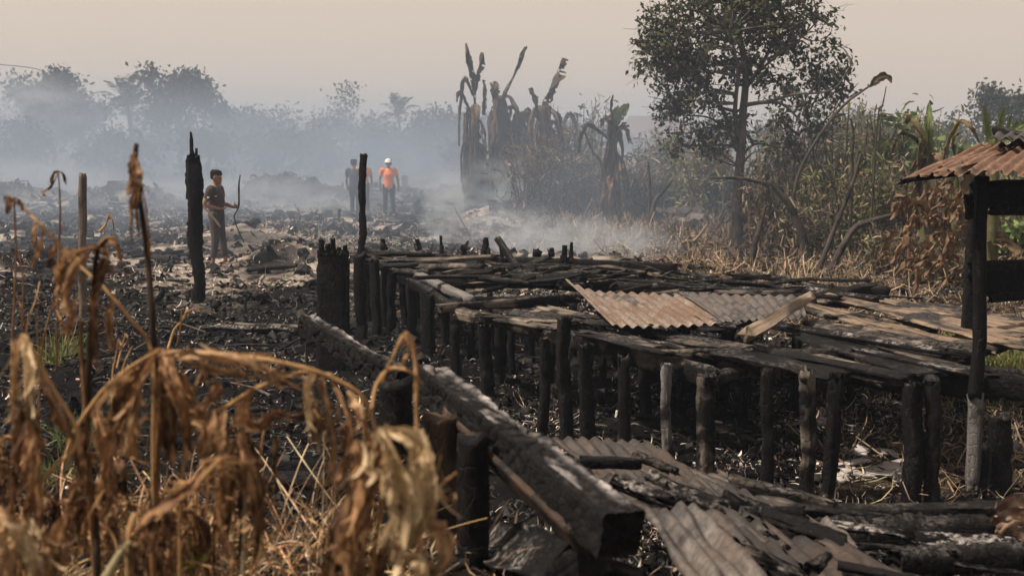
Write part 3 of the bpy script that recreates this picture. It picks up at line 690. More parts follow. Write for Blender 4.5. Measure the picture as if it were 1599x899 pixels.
    # left corner boards
    for q, (ax, ay, bx, by, mt) in enumerate([(745, 492, 905, 505, 'plank_grey'), (790, 485, 900, 512, 'plank_grey'), (820, 482, 930, 508, 'plank_grey'), (840, 478, 960, 505, 'plank_grey'), (770, 498, 880, 515, 'half_char'), (900, 515, 1040, 545, 'half_char'), (930, 518, 1090, 548, 'plank_grey'), (900, 520, 1060, 556, 'char'), (960, 520, 1130, 560, 'char_ashy'), (1040, 528, 1200, 555, 'half_char')]):
        b = MB(); z = .70 + .02 * rs.random()
        b.timber(onz(ax, ay, z), onz(bx, by, z), rs.uniform(.12, .19), .026, roll=rs.uniform(-.14, .14), seed=560 + q, n=16, rag=.2, rough=.09, bow=.006, notch=.2)
        b.build('board', M[mt], t)
    # far half: burnt joists and fallen sticks lying across
    for q in range(120):
        f = rs.random(); g = rs.random() ** .8
        px = 590 + f * (720 - 40 * g) + g * 60; py = 396 + f * 44 + g * 34
        p = onz(px, py, .70 + .10 * rs.random())
        ang = rs.choice([rs.gauss(-.75, .25), rs.gauss(.5, .5), rs.gauss(-.1, .2)]); L = rs.uniform(.5, 1.9)
        d = Vector((math.cos(ang), math.sin(ang), rs.uniform(-.10, .10)))
        wd = rs.uniform(.025, .085)
        b = MB(); b.timber(p - d * L / 2, p + d * L / 2, wd, wd * rs.uniform(.25, .9), roll=rs.uniform(-.6, .6), seed=700 + q, n=11, rag=.16, rough=.14, bow=.02, notch=.2)
        b.build('charred_stick', M[rs.choice(['char', 'char', 'char', 'char', 'char_ashy', 'half_char', 'plank_grey'])], t)
    # stubs sticking up from the far edge
    for q, (bx, by, tx, ty, wp) in enumerate([(757, 402, 759, 369, 13), (785, 415, 779, 370, 5), (880, 415, 882, 381, 11), (891, 415, 893, 376, 7), (838, 402, 840, 389, 12), (862, 402, 861, 386, 9), (975, 425, 976, 413, 11), (725, 405, 722, 381, 9), (690, 398, 688, 366, 6), (1255, 462, 1256, 446, 7), (655, 392, 651, 372, 9), (600, 392, 597, 372, 10)]):
        p0 = onz(bx, by, .68); Y = p0.y; p1 = at(tx, ty, Y); wd = wp * Y / F
        b = MB(); b.timber(p0, p1, wd, wd * .8, seed=900 + q, n=18, rag=.16, rough=.22, rnd=.5, taper=.55, notch=.6); b.build('stub', M['char'], t)
platform()

# ------------------------------------------------------------------ corrugated sheets
def corrugated(name, corners, mat, label, pitch=.085, amp=.016, lift=None, seed=0, n=14, cat='metal sheet', parent=None, rag=.0, group=None):
    """corners a b c d: ridges run a->d and b->c, the waves count along a->b"""
    a, b_, c, d = [np.array(p, float) for p in corners]
    W = np.linalg.norm(b_ - a); m = int(max(24, W / pitch * 7)); n = max(n, 8)
    u = np.linspace(0, 1, m); v = np.linspace(0, 1, n)
    rs = np.random.RandomState(seed + 2)
    U, Vv = np.meshgrid(u, v, indexing='ij')
    P = (a[None, None] * (1 - U)[..., None] + b_[None, None] * U[..., None]) * (1 - Vv)[..., None] + (d[None, None] * (1 - U)[..., None] + c[None, None] * U[..., None]) * Vv[..., None]
    nrm = np.cross(b_ - a, d - a); nrm /= np.linalg.norm(nrm)
    if nrm[2] < 0: nrm = -nrm
    h = amp * np.sin(U * W / pitch * 2 * np.pi) + (fbm(U * 3 + seed, Vv * 3) - .5) * (.03 if pitch > .068 else .075)
    if lift is not None: h = h + lift(U, Vv)
    P = P + h[..., None] * nrm
    if rag > 0:
        e = rag * (rs.rand(m) * .5 + .5 * (np.sin(u * 23 + seed) * .5 + .5) * rs.rand(m))
        P[:, -1] -= e[:, None] * (c - b_); e = rag * rs.rand(m); P[:, 0] += e[:, None] * (c - b_)
    i = np.arange(m - 1)[:, None] * n; j = np.arange(n - 1)[None]
    Q = np.stack([i + j, i + n + j, i + n + j + 1, i + j + 1], -1).reshape(-1, 4)
    if rag > 0:
        hole = (fbm(U * 9 + seed * 3, Vv * 9, 5)[:-1, :-1] > .71).reshape(-1); Q = Q[~hole]
    L = np.linalg.norm(d - a)
    g = np.stack([Vv * L, U * W, np.full_like(U, seed * 7.1)], -1).reshape(-1, 3)
    base = Vector(P.reshape(-1, 3).mean(0)) if parent is None else wloc(parent)
    me = np_mesh(name, P.reshape(-1, 3) - np.array(base), Q, None, None, True, g)
    o = link(name, me, mat, parent, base if parent is None else (0, 0, 0))
    so = o.modifiers.new('thick', 'SOLIDIFY'); so.thickness = .0035
    if parent is None: tag(o, label, cat, group)
    return o
# the curled sheet and its grey neighbour on the burnt floor
corrugated('corrugated_sheet', [onz(882, 455, .80), onz(1085, 459, .80), onz(1165, 507, .785), onz(957, 513, .775)], M['rust_sheet'],
           'rusty corrugated sheet with its left end curled up on the burnt floor', pitch=.105, amp=.014, lift=lambda U, V: .12 * np.clip(1 - U / .32, 0, 1) ** 2 * (1 - .8 * V), seed=1, n=20)
corrugated('corrugated_sheet', [onz(1060, 457, .83), onz(1250, 462, .80), onz(1262, 498, .775), onz(1130, 504, .805)], M['grey_sheet'],
           'grey scorched corrugated sheet under the pale log on the burnt floor', pitch=.105, amp=.012, seed=2, n=20)
b = MB(); b.timber(onz(1166, 524, .88), onz(1264, 463, .92), .135, .125, seed=21, n=20, rag=.03, rough=.05, rnd=.98, bow=.006, taper=.85)
tag(b.build('log', M['log_pale'], base=onz(1166, 524, .8)), 'pale unburnt log lying across the end of the grey corrugated sheet', 'log')

# ------------------------------------------------------------------ shed at the right edge
def shed():
    Y = 6.5
    p0 = at(1519, 782, Y); t = thing('shed', G(p0.x, Y), 'blackened open shed with rusty roof cut off by the right edge', 'shed')
    b = MB(); b.timber((p0.x, Y, float(gz(p0.x, Y)) - .1), at(1523, 612, Y), .085, .085, seed=31, n=14, rough=.07, rnd=.5, rag=.02, notch=.2); b.build('post', M['grey_post'], t)
    b = MB(); b.timber(at(1524, 625, Y - .02), at(1534, 272, Y - .02), .075, .08, seed=32, n=20, rough=.06, rnd=.4, bow=.006, notch=.25); b.build('post', M['char'], t)
    # posts of the far side, out of the picture, carry the roof
    for xx, yy in ((4.9, 6.5), (3.75, 8.3), (5.0, 8.3)):
        b = MB(); b.timber(G(xx, yy, -.1), (xx, yy, 2.1), .09, .09, seed=int(xx * 10), n=12); b.build('post', M['char'], t)
    for q, (ax, ay, bx, by, wd) in enumerate([(1514, 305, 1720, 300, .16), (1540, 330, 1720, 330, .05), (1508, 424, 1720, 420, .13), (1512, 447, 1720, 445, .10), (1536, 466, 1700, 452, .06)]):
        b = MB(); b.timber(at(ax, ay, Y + .07), at(bx, by, Y + .12), .03, wd, seed=60 + q, n=16, rag=.06, rough=.09, notch=.2); b.build('wall_board', M['char'], t)
    b = MB(); b.timber(at(1512, 300, Y + .12), at(1516, 345, Y + .12), .05, .05, seed=71, n=6); b.build('batten', M['char'], t)
    for xx in (3.95, 4.8):
        b = MB(); b.timber((xx, 6.2, 2.015), (xx, 8.5, 2.36), .05, .08, seed=int(xx * 9), n=10); b.build('rafter', M['char'], t)
    e0, e1 = at(1455, 275, 6.15), at(1760, 267, 6.15)
    f0, f1 = at(1540, 224, 8.2), at(1800, 206, 8.2)
    corrugated('roof_sheet', [e0, e1, f1, f0], M['rust_roof'], '', pitch=.09, amp=.016, seed=5, n=22, parent=t, rag=.05)
    corrugated('roof_sheet', [at(1398, 284, 6.35), at(1500, 268, 6.3), at(1600, 224, 8.0), at(1530, 226, 7.9)], M['rust_roof'], '', pitch=.09, amp=.015, seed=9, n=22, parent=t, rag=.08)
    corrugated('roof_sheet', [at(1545, 219, 7.3), at(1800, 217, 7.3), at(1800, 205, 8.2), at(1556, 207, 8.2)], M['black_sheet'], '', pitch=.09, amp=.014, seed=12, n=14, parent=t, rag=.06)
    b = MB(); b.timber(at(1400, 284, 6.4), at(1530, 266, 6.55), .035, .03, seed=77, n=12, rag=.05, rough=.12); b.build('eave_pole', M['char'], t)
shed()
def loose(name, a, b_, w_, h_, mat, label, cat, seed, **kw):
    m = MB(); m.timber(a, b_, w_, h_, seed=seed, **kw)
    return tag(m.build(name, M[mat], base=a), label, cat, kw.get('group'))
Y = 6.4; p = at(1563, 782, Y)
loose('stub_post', (p.x, Y, float(gz(p.x, Y)) - .1), at(1561, 644, Y), .13, .08, 'char', 'short charred stub post at the right edge beside the shed', 'post', 33, n=16, rough=.10, rag=.08, notch=.3)
p = at(1537, 735, 6.35)
loose('burnt_stake', (p.x, 6.35, float(gz(p.x, 6.35)) - .05), at(1541, 690, 6.35), .045, .03, 'char', 'small black stake leaning on the foot of the shed post', 'stake', 34, n=10, rough=.12)

# ------------------------------------------------------------------ charred posts standing in the field
def standing(px, pyb, pxt, pyt, wp, mat, label, seed, Y=None, dep=.7, **kw):
    Y = Y or onz(px, pyb, 0.0).y
    a = at(px, pyb, Y); a.z = float(gz(a.x, a.y)) - .15
    m = MB(); wd = wp * Y / F
    m.timber(a, at(pxt, pyt, Y), wd, wd * dep, seed=seed, **kw)
    return tag(m.build('charred_post', M[mat], base=(a.x, a.y, a.z + .15)), label, 'post')
standing(306, 474, 301, 238, 21, 'char', 'tall black charred post left of the man with the branch', 41, n=60, rough=.15, rag=.14, rnd=.5, bow=.012, notch=.55)
def top_spike():
    Y = onz(306, 474, 0).y
    o = [x for x in COL.objects if x.get('label', '').startswith('tall black charred post left')][0]
    m = MB(); m.timber(at(300, 245, Y), at(298, 205, Y), .055, .05, seed=43, n=10, taper=.5, rough=.15, rag=.05)
    m.timber(at(305, 262, Y), at(307, 230, Y), .05, .05, seed=44, n=8, taper=.5, rough=.2)
    m.timber(at(293, 312, Y), at(294, 276, Y), .045, .05, seed=45, n=8, taper=.7, rough=.2)
    m.build('splinter', M['char'], o)
top_spike()
standing(561, 395, 569, 238, 11, 'char', 'slim charred post with flat top in front of the two far men', 46, Y=14.6, n=50, rough=.17, rag=.05, rnd=.6, bow=.011, notch=.4)
standing(516, 588, 520, 386, 46, 'char', 'wide black charred plank standing at the left corner of the burnt floor', 47, n=44, rough=.05, rag=.16, rnd=.3, dep=.25, notch=.2)
def plank_splinters():
    o = [x for x in COL.objects if x.get('label', '').startswith('wide black charred plank')][0]; Yp = onz(516, 588, 0).y
    for q, (x0, yt, wq) in enumerate(((502, 372, 10), (512, 378, 8), (520, 370, 9), (530, 384, 9), (539, 381, 8))):
        m = MB(); m.timber(at(x0, 400, Yp - .01), at(x0, yt, Yp - .01), wq * Yp / F, .06, seed=470 + q, n=10, taper=.7, rough=.18, rag=.06); m.build('splinter', M['char'], o)
plank_splinters()
standing(541, 585, 541, 400, 10, 'char', 'thin charred batten standing beside the wide black plank', 48, n=20, rough=.14, rag=.10, notch=.4, Y=9.85)
standing(128, 520, 129, 268, 12, 'stake', 'weathered brown fence stake among the withered stems at left', 49, n=26, rough=.07, rag=.06, rnd=.6, notch=.25)
standing(237, 322, 238, 299, 11, 'char', 'small burnt tree stump in the far smoke at left', 50, n=10, rough=.16, rag=.14, taper=.6, rnd=.8, notch=.3)
standing(428, 347, 427, 335, 9, 'char', 'short pointed stump beside the ash strip left of the far men', 51, n=8, rough=.16, rag=.12, taper=.6, rnd=.8)
standing(529, 347, 530, 325, 4, 'char', 'thin black stake upright in the ash before the dark shirted man', 52, n=8, rough=.1)
standing(633, 293, 632, 273, 8, 'char', 'burnt stump standing behind the man in orange', 53, n=8, rough=.15, rag=.15, Y=48, rnd=.8)

# ------------------------------------------------------------------ fallen timbers in the ash field
TIMBER_LABELS = ['ashy timber lying level left of the wide black plank', 'thinner split timber just above the long level one at left', 'charred timber slanting behind the tall black post at left', 'charred timber beside the ash strip left of the far men', 'charred timber at the feet of the man in orange', 'half burnt pole between the slim post and the barefoot man', 'charred timber at the far left below the smoke', 'short charred timber under the slanting one near the tall post', 'charred timber at the foot of the slim burnt banana stem', 'charred stick below the feet of the barefoot man', 'charred stick left of the brown fence stake', 'half burnt stick pointing at the wide black plank', 'charred timber at the smoking foot of the banana clump', 'thick black log on the ground between the hanging withered leaves', 'ashy stick behind the seed head stalk', 'short half burnt stick poking up out of the smoke by the bananas', 'charred timber leaning in rubble right of the man in orange', 'charred timber between the smoke puff and the dry shrubs', 'half burnt timber lying before the first withered shrubs', 'charred timber on the mound left of the dark shirted man']
for q, (ax, ay, bx, by, wd, mt) in enumerate([(300, 520, 470, 525, .09, 'char_ashy'), (350, 512, 480, 519, .06, 'half_char'), (180, 398, 270, 372, .10, 'char'), (400, 345, 500, 340, .12, 'char'), (620, 345, 700, 338, .13, 'char'), (440, 372, 520, 388, .07, 'half_char'),
                                          (100, 330, 170, 336, .14, 'char'), (205, 405, 290, 398, .10, 'char'), (640, 312, 720, 322, .18, 'char'), (380, 430, 470, 422, .08, 'char'), (60, 420, 130, 400, .09, 'char'), (465, 410, 495, 440, .08, 'half_char'), (730, 330, 800, 318, .14, 'char'), (370, 760, 525, 768, .13, 'char'), (210, 440, 300, 447, .07, 'char_ashy'),
                                          (760, 322, 778, 310, .10, 'half_char'), (660, 320, 700, 305, .12, 'char'), (820, 355, 905, 362, .10, 'char'), (850, 330, 920, 340, .12, 'half_char'), (495, 300, 560, 306, .2, 'char')]):
    a = gpx(ax, ay, .05); e = gpx(bx, by, .06)
    loose('charred_timber', a, e, wd, wd * .8, mt, TIMBER_LABELS[q], 'timber', 120 + q, n=16, rag=.12, rough=.12, rnd=.7, bow=.012, notch=.25)['group'] = 'timbers lying in the ash field'
loose('roof_scrap_pole', at(776, 371, 13.0), at(812, 425, 12.6), .075, .07, 'half_char', 'half burnt pole leaning over the far side of the burnt floor', 'pole', 150, n=12, rough=.08, rag=.04)
# ------------------------------------------------------------------ the near heap: beam, stubs, sheets
def near_heap():
    def L(*a, **k): return loose(*a, **k)
    # the big alligator-charred beam
    m = MB(); a = at(672, 598, 4.1); e = at(972, 836, 2.66)
    rs = np.random.RandomState(3)
    m.char_beam(a, e, .135, .145, .12, seed=61)
    tag(m.build('charred_beam', M['char_beam'], base=a), 'thick squared beam of crazed black char running down to the camera', 'beam')
    m = MB(); a2 = at(478, 507, 5.6); m.char_beam(a2, at(632, 600, 4.7), .09, .12, .1, seed=62, nl=200, na=20)
    tag(m.build('charred_beam', M['char_beam'], base=a2), 'slimmer charred beam jutting up left behind the withered plant', 'beam')
    L('board', at(700, 655, 3.75), at(905, 850, 2.78), .12, .022, 'board_brown', 'unburnt brown board wedged under the thick charred beam', 'board', 63, roll=1.05, n=20, rag=.05, rough=.05)
    for q, (px, pt, Y, wd, pb, mt, lab) in enumerate([(617, 585, 3.55, .115, 760, 'char', 'thick black stub post under the upper end of the beam'), (738, 672, 3.3, .10, 830, 'char', 'black stub post propping the middle of the charred beam'), (688, 640, 3.6, .11, 800, 'board_brown', 'dark brown stub post between the two black stubs')]):
        p = at(px, pt, Y); z = float(gz(p.x, p.y)) - .1
        L('stub_post', (p.x, p.y, z), p, wd, wd * .9, mt, lab, 'post', 64 + q, n=16, rough=.08, rag=.04, rnd=.7, notch=.2)
    # burnt log and clinker at the bottom
    L('charred_log', gpx(668, 835, .06), at(905, 905, 2.75), .24, .2, 'char_ashy', 'ash flecked charred log on the ground below the thick beam', 'log', 70, n=40, rough=.12, rag=.1, rnd=1.0, bow=.01, notch=.3)
    # sheets on the slope
    def S(pts, mat, label, **k):
        corrugated('corrugated_sheet', pts, mat, label, **k)
    S([at(862, 684, 4.75), at(1015, 690, 4.85), at(1100, 760, 4.25), at(960, 765, 4.2)], M['burnt_sheet'], 'burnt corrugated sheet emerging behind the thick charred beam', pitch=.066, amp=.013, seed=21, n=18)
    S([at(920, 742, 4.05), at(1085, 742, 4.15), at(1250, 850, 3.5), at(1060, 850, 3.35)], M['burnt_sheet'], 'scorched corrugated sheet under the crossing black sticks', pitch=.066, amp=.012, seed=22, n=20, rag=.03)
    S([at(1005, 800, 3.2), at(1090, 790, 3.3), at(1215, 925, 2.75), at(1110, 960, 2.6)], M['grey_sheet'], 'pale ridged corrugated sheet below the end of the thick beam', pitch=.062, amp=.014, seed=23, n=16)
    S([at(1085, 748, 4.3), at(1240, 790, 4.3), at(1500, 935, 3.2), at(1225, 925, 3.0)], M['burnt_sheet'], 'large rust brown corrugated sheet at the bottom right', pitch=.066, amp=.010, seed=24, n=22, rag=.03)
    S([at(1010, 715, 4.9), at(1120, 740, 4.8), at(1270, 795, 4.5), at(1150, 795, 4.35)], M['burnt_sheet'], 'sooty corrugated sheet sloping behind the crossing black sticks', pitch=.066, amp=.011, seed=25, n=16, rag=.04)
    S([at(1215, 815, 4.0), at(1290, 815, 4.05), at(1350, 860, 3.7), at(1260, 862, 3.6)], M['grey_sheet'], 'small grey scrap of sheet between the two long charred timbers', pitch=.066, amp=.01, seed=26, n=12, rag=.04)
    # timbers across the sheets
    L('charred_timber', at(898, 722, 4.1), at(1008, 722, 4.15), .05, .045, 'char', 'short charred stick lying level across the burnt sheet', 'timber', 81, n=14, rough=.1, rag=.04)
    L('charred_timber', at(985, 706, 4.35), at(1062, 740, 4.2), .05, .03, 'half_char', 'thin split stick with a pale upper edge above the sheets', 'timber', 82, n=14, rough=.1, rag=.1)
    L('charred_timber', at(1012, 740, 4.05), at(1130, 806, 3.7), .075, .06, 'char_ashy', 'ashy black branch slanting down over the sheets', 'timber', 83, n=18, rough=.12, rag=.04, rnd=.8)
    L('charred_timber', at(1008, 806, 3.75), at(1262, 800, 3.95), .065, .06, 'char', 'charred pole level with the end of the thick beam', 'timber', 84, n=24, rough=.09, rag=.06, rnd=.7)
    L('charred_timber', at(1120, 806, 4.35), at(1680, 793, 4.75), .12, .06, 'char', 'long charred beam lying across the bottom right corner', 'timber', 85, n=60, rough=.12, rag=.06, rnd=.25, notch=.3)
    L('charred_timber', at(1255, 838, 4.1), at(1590, 825, 4.3), .13, .12, 'char', 'thick burnt log right below the long charred beam', 'timber', 86, n=60, rough=.16, rag=.1, rnd=.4, notch=.4)
    L('charred_timber', at(1390, 878, 3.6), at(1680, 868, 3.8), .10, .10, 'char', 'burnt timber along the bottom edge at right', 'timber', 87, n=60, rough=.16, rag=.1, rnd=.4, notch=.4)
    L('charred_timber', at(1130, 752, 4.7), at(1310, 796, 4.5), .08, .07, 'half_char', 'half burnt split rail behind the large rust brown sheet', 'timber', 88, n=22, rough=.12, rag=.15, notch=.3)
    L('charred_timber', at(1262, 892, 3.02), at(1298, 862, 3.12), .05, .04, 'char', 'upright black splinter on the large rust brown sheet', 'timber', 89, n=10, rough=.15, rag=.08, taper=.4)
    L('charred_timber', at(1040, 850, 3.25), at(1110, 842, 3.3), .045, .04, 'char', 'short black stick at the top of the pale ridged sheet', 'timber', 90, n=10, rough=.12)
    rp = random.Random(8)
    spots = [(1030, 760, 1160, 800, 3.75), (1120, 775, 1230, 815, 3.9), (1180, 800, 1330, 850, 3.7), (1270, 815, 1420, 835, 4.0), (1330, 850, 1500, 862, 3.7), (1420, 840, 1600, 850, 3.9), (1150, 850, 1260, 905, 3.1), (1300, 880, 1450, 910, 3.2), (1480, 880, 1620, 900, 3.4), (950, 745, 1060, 790, 3.7), (1220, 790, 1400, 808, 4.4), (880, 860, 1010, 905, 2.9)]
    names = ['under the ashy branch', 'right of the ashy branch', 'over the large rust brown sheet', 'beside the small grey scrap', 'between the two burnt logs', 'near the crumpled bark', 'on the near edge of the rust brown sheet', 'at the bottom edge right of centre', 'in the bottom right corner', 'behind the end of the thick beam', 'against the long charred beam', 'beneath the end of the thick beam']
    for q, (x0, y0, x1, y1, Yq) in enumerate(spots):
        L('charred_plank', at(x0, y0, Yq + .06), at(x1, y1, Yq - .04), rp.uniform(.07, .13), .02, rp.choice(('char', 'char', 'half_char', 'char_ashy')), 'splintered black plank ' + names[q], 'plank', 400 + q, roll=rp.uniform(-.4, .4), n=20, rag=.2, rough=.16, notch=.3)
    # crumpled tin at the right edge
    m = MB()
    for q in range(7):
        yy = 800 + q * 10
        sp = [at(1556 + 6 * math.sin(q * 2.1), yy - 4, 4.2 - .02 * q), at(1585, yy - 14 + 9 * (q % 2), 4.14 - .03 * q), at(1640, yy, 4.2)]
        m.leaf(sp, .055, fold=.5, wr=.5, rag=.3, seed=q + 1, nl=18, nw=7, col0=(.13, .085, .06), col1=(.34, .25, .19), rib=(.3, .22, .16))
    tag(m.build('crumpled_bark', M['litter'], base=at(1590, 830, 4.2)), 'pale brown crumpled bark heap at the right edge of the bottom', 'bark')
near_heap()
# heap of pale broken slabs under the right end of the floor
rq = random.Random(14)
for q, (px, py, sw) in enumerate([(1335, 728, .20), (1375, 742, .26), (1350, 752, .14), (1398, 735, .2), (1322, 740, .12), (1385, 715, .14), (1345, 712, .12), (1408, 752, .16), (1312, 752, .1)]):
    p = gpx(px, py, .03)
    m = MB(); d = Vector((rq.uniform(.6, 1), rq.uniform(-.6, .3), rq.uniform(-.15, .25))).normalized()
    m.timber(p - d * sw * .6, p + d * sw * .6, sw * .9, .025, roll=rq.uniform(-.5, .3), seed=q + 300, n=8, rag=.08, rough=.15)
    tag(m.build('broken_slab', M['grey_slab'] if 'grey_slab' in M else M.setdefault('grey_slab', plain_mat('ash_grey_slab', (.36, .34, .33), .9, .35, 14, .5)), base=p), 'pale grey broken slab in the heap beneath the right end of the floor', 'rubble', 'heap of pale slabs')
# scrap of sheet and stake in front of the bushes
corrugated('corrugated_sheet', [at(1050, 343, 25.2), at(1082, 334, 25.6), at(1106, 336, 25.2), at(1078, 347, 24.6)], M['grey_sheet'], 'bent pale metal scrap lying before the dry bushes', pitch=.5, amp=.05, seed=31, n=10)
corrugated('corrugated_sheet', [at(1022, 326, 26.4), at(1090, 322, 26.8), at(1100, 330, 26), at(1030, 333, 25.8)], M['black_sheet'], 'dark fallen sheet behind the bent pale scrap', pitch=.4, amp=.04, seed=32, n=10)
p = gpx(1140, 385); loose('stake', p, at(1140, 351, p.y), .085, .05, 'log_pale', 'short pale stake beside the foot of the big tree', 'stake', 97, n=8, rough=.06)

# ------------------------------------------------------------------ withered plants in the foreground
DC = [((.09, .042, .02), (.44, .255, .125), (.54, .34, .18)), ((.17, .095, .045), (.58, .38, .21), (.60, .42, .24)), ((.03, .017, .010), (.20, .11, .054), (.36, .215, .115)), ((.28, .19, .095), (.68, .53, .33), (.68, .54, .34))]
def withered(label, Y, stems, leaves, seed=0, kind_group=None):
    """stems: (pixel points, width px, darkness); leaves: (pixel points, width px, colour set, [Y offset])"""
    pts0 = stems[0][0]; b0 = at(*pts0[-1], Y); gb = G(b0.x, max(b0.y, .6))
    t = thing('withered_plant', gb, label, 'plant', kind_group)
    rs = random.Random(seed)
    for q, (pts, wp, dk) in enumerate(stems):
        m = MB(); P = [at(x, y, Y + rs.uniform(-.03, .03)) for x, y in pts]
        if pts[-1][1] >= 780:
            r = P[-1]; P.append(Vector((r.x + rs.uniform(-.03, .03), r.y, min(r.z - .12, float(gz(r.x, r.y)) - .02))))
        r0 = wp * Y / F * .40
        c = {0: (.50, .31, .14), 1: (.22, .115, .05), 2: (.04, .027, .018), 3: (.36, .32, .19)}[dk]
        m.tube(P, [r0 * .7, r0, r0 * 1.15], k=7, n=34, rough=.16, seed=seed * 31 + q, col=c); m.build('stem', M['dry_leaf'], t, smooth=True)
    for q, lf in enumerate(leaves):
        pts, wp, ci = lf[:3]; dy = lf[3] if len(lf) > 3 else rs.uniform(-.06, .06)
        m = MB(); n = len(pts)
        P = [at(x, y, Y + dy - .05 * math.sin(math.pi * k / max(1, n - 1))) for k, (x, y) in enumerate(pts)]
        c = DC[ci]
        m.leaf(P, wp * Y / F * .52, fold=rs.uniform(.6, 1.25), wr=.42, rag=.5, seed=seed * 17 + q * 3 + 1, nl=46, nw=17, twist=rs.uniform(-1.6, 1.6), col0=c[0], col1=c[1], rib=c[2], cut=.10)
        # frayed shreds hanging off the blade
        n2 = 26 if wp > 18 else 8; rr = np.random.RandomState(seed * 13 + q); Cc = cat_rom(P, 24); u = .15 + .8 * rr.rand(n2)
        pp = np.stack([np.interp(u, np.linspace(0, 1, 24), Cc[:, k]) for k in range(3)], 1) + rr.randn(n2, 3) * wp * Y / F * .22
        tg = Cc[-1] - Cc[0]; LL = np.linalg.norm(tg); dd = tg / LL + rr.randn(n2, 3) * .45 + np.array((0, 0, -.5))
        V, Q, cc = sc_ribbons(pp, dd, LL * (.12 + .3 * rr.rand(n2)), wp * Y / F * (.03 + .14 * rr.rand(n2)), np.array(c[0]) + (np.array(c[1]) - np.array(c[0])) * rr.rand(n2, 1), curl=3.2, K=6, seed=q + seed, tip=.2)
        m.add(V, Q, None, cc)
        m.build('leaf', M['dry_leaf'], t, smooth=True)
    return t
withered('withered plant with large drooping tan leaves at the bottom centre', 1.75,
         [([(598, 672), (604, 690), (598, 760), (580, 900), (575, 960)], 12, 0), ([(690, 770), (660, 800), (640, 850), (630, 960)], 9, 0), ([(712, 738), (690, 755), (672, 775), (655, 830), (640, 960)], 6, 0)],
         [([(592, 672), (566, 720), (535, 800), (512, 930)], 80, 2, .05), ([(600, 670), (580, 730), (565, 830), (560, 930)], 74, 0, 0), ([(600, 670), (612, 720), (618, 790), (610, 870)], 74, 3, -.05), ([(606, 670), (648, 690), (664, 760), (640, 835), (600, 850)], 70, 3, -.02),
          ([(640, 690), (668, 730), (672, 770), (655, 820)], 52, 1, .04), ([(648, 815), (688, 822), (697, 865), (676, 888), (652, 870)], 44, 1, -.03), ([(640, 860), (660, 880), (672, 930)], 44, 3, -.06), ([(560, 760), (530, 850), (500, 940)], 50, 2, .1), ([(610, 850), (590, 900), (580, 950)], 60, 2, .06)], 1)
withered('withered plant with brown leaves hanging straight down left of centre', 2.0,
         [([(372, 676), (382, 690), (384, 760), (380, 900), (380, 950)], 9, 3), ([(300, 660), (330, 672), (352, 690), (366, 780), (360, 960)], 7, 0)],
         [([(375, 675), (362, 730), (352, 800), (360, 870)], 46, 0, .03), ([(380, 675), (395, 740), (400, 800), (395, 880)], 48, 0, 0), ([(378, 680), (380, 750), (378, 830), (372, 880)], 40, 2, .05), ([(352, 640), (345, 690), (352, 740)], 36, 1, -.02), ([(330, 640), (322, 700), (330, 735)], 30, 0, 0), ([(395, 690), (410, 760), (412, 830)], 26, 2, .02)], 2)
withered('withered strap leaf slanting up from the lower left beside the green seedling', 1.8,
         [([(205, 845), (185, 870), (165, 905), (150, 960)], 22, 3), ([(344, 716), (300, 760), (245, 812), (200, 850)], 8, 0)],
         [([(200, 850), (240, 800), (290, 755), (345, 716)], 44, 0, .02), ([(195, 830), (210, 870), (225, 900)], 30, 2, .04), ([(240, 800), (235, 840), (228, 870)], 34, 2, .0), ([(270, 790), (262, 830), (250, 850)], 26, 2, .0)], 3)
withered('withered plant with pale folded leaf at the far left edge', 1.9,
         [([(36, 522), (50, 545), (85, 610), (122, 688), (60, 760), (40, 900)], 8, 0), ([(60, 640), (52, 720), (40, 800), (30, 950)], 9, 1), ([(20, 545), (22, 640), (20, 740), (15, 950)], 6, 1)],
         [([(36, 522), (30, 560), (24, 610), (22, 655)], 30, 1, .02), ([(40, 524), (48, 565), (50, 610), (44, 660)], 30, 3, 0), ([(70, 585), (90, 640), (118, 690)], 30, 0, .01), ([(48, 625), (36, 690), (26, 750), (14, 810)], 54, 2, .03), ([(50, 630), (50, 700), (56, 770), (50, 800)], 40, 0, .0), ([(10, 800), (30, 830), (60, 870), (80, 930)], 74, 3, -.1), ([(0, 790), (5, 850), (20, 930)], 70, 1, -.12), ([(85, 850), (70, 880), (60, 940)], 60, 1, -.05), ([(110, 790), (90, 850), (85, 920)], 46, 0, -.04)], 4)
withered('withered plant with two ragged drooping leaves beside the tall stalk', 2.1,
         [([(248, 545), (252, 560), (250, 640), (244, 760), (240, 900)], 12, 1), ([(246, 548), (200, 575), (160, 610), (118, 670), (100, 720)], 7, 0), ([(325, 560), (300, 620), (290, 700), (280, 800), (280, 950)], 6, 0)],
         [([(246, 545), (222, 590), (196, 640), (178, 690)], 56, 0, .02), ([(240, 560), (215, 620), (205, 680), (196, 715)], 44, 1, -.02), ([(255, 545), (272, 590), (286, 650), (292, 705)], 46, 0, .0), ([(262, 560), (262, 620), (270, 690), (266, 720)], 44, 2, .04), ([(210, 575), (180, 600), (150, 640)], 22, 1, 0), ([(295, 600), (315, 640), (345, 660), (362, 690)], 42, 0, .03), ([(180, 590), (186, 640), (180, 700)], 28, 2, .0)], 5)
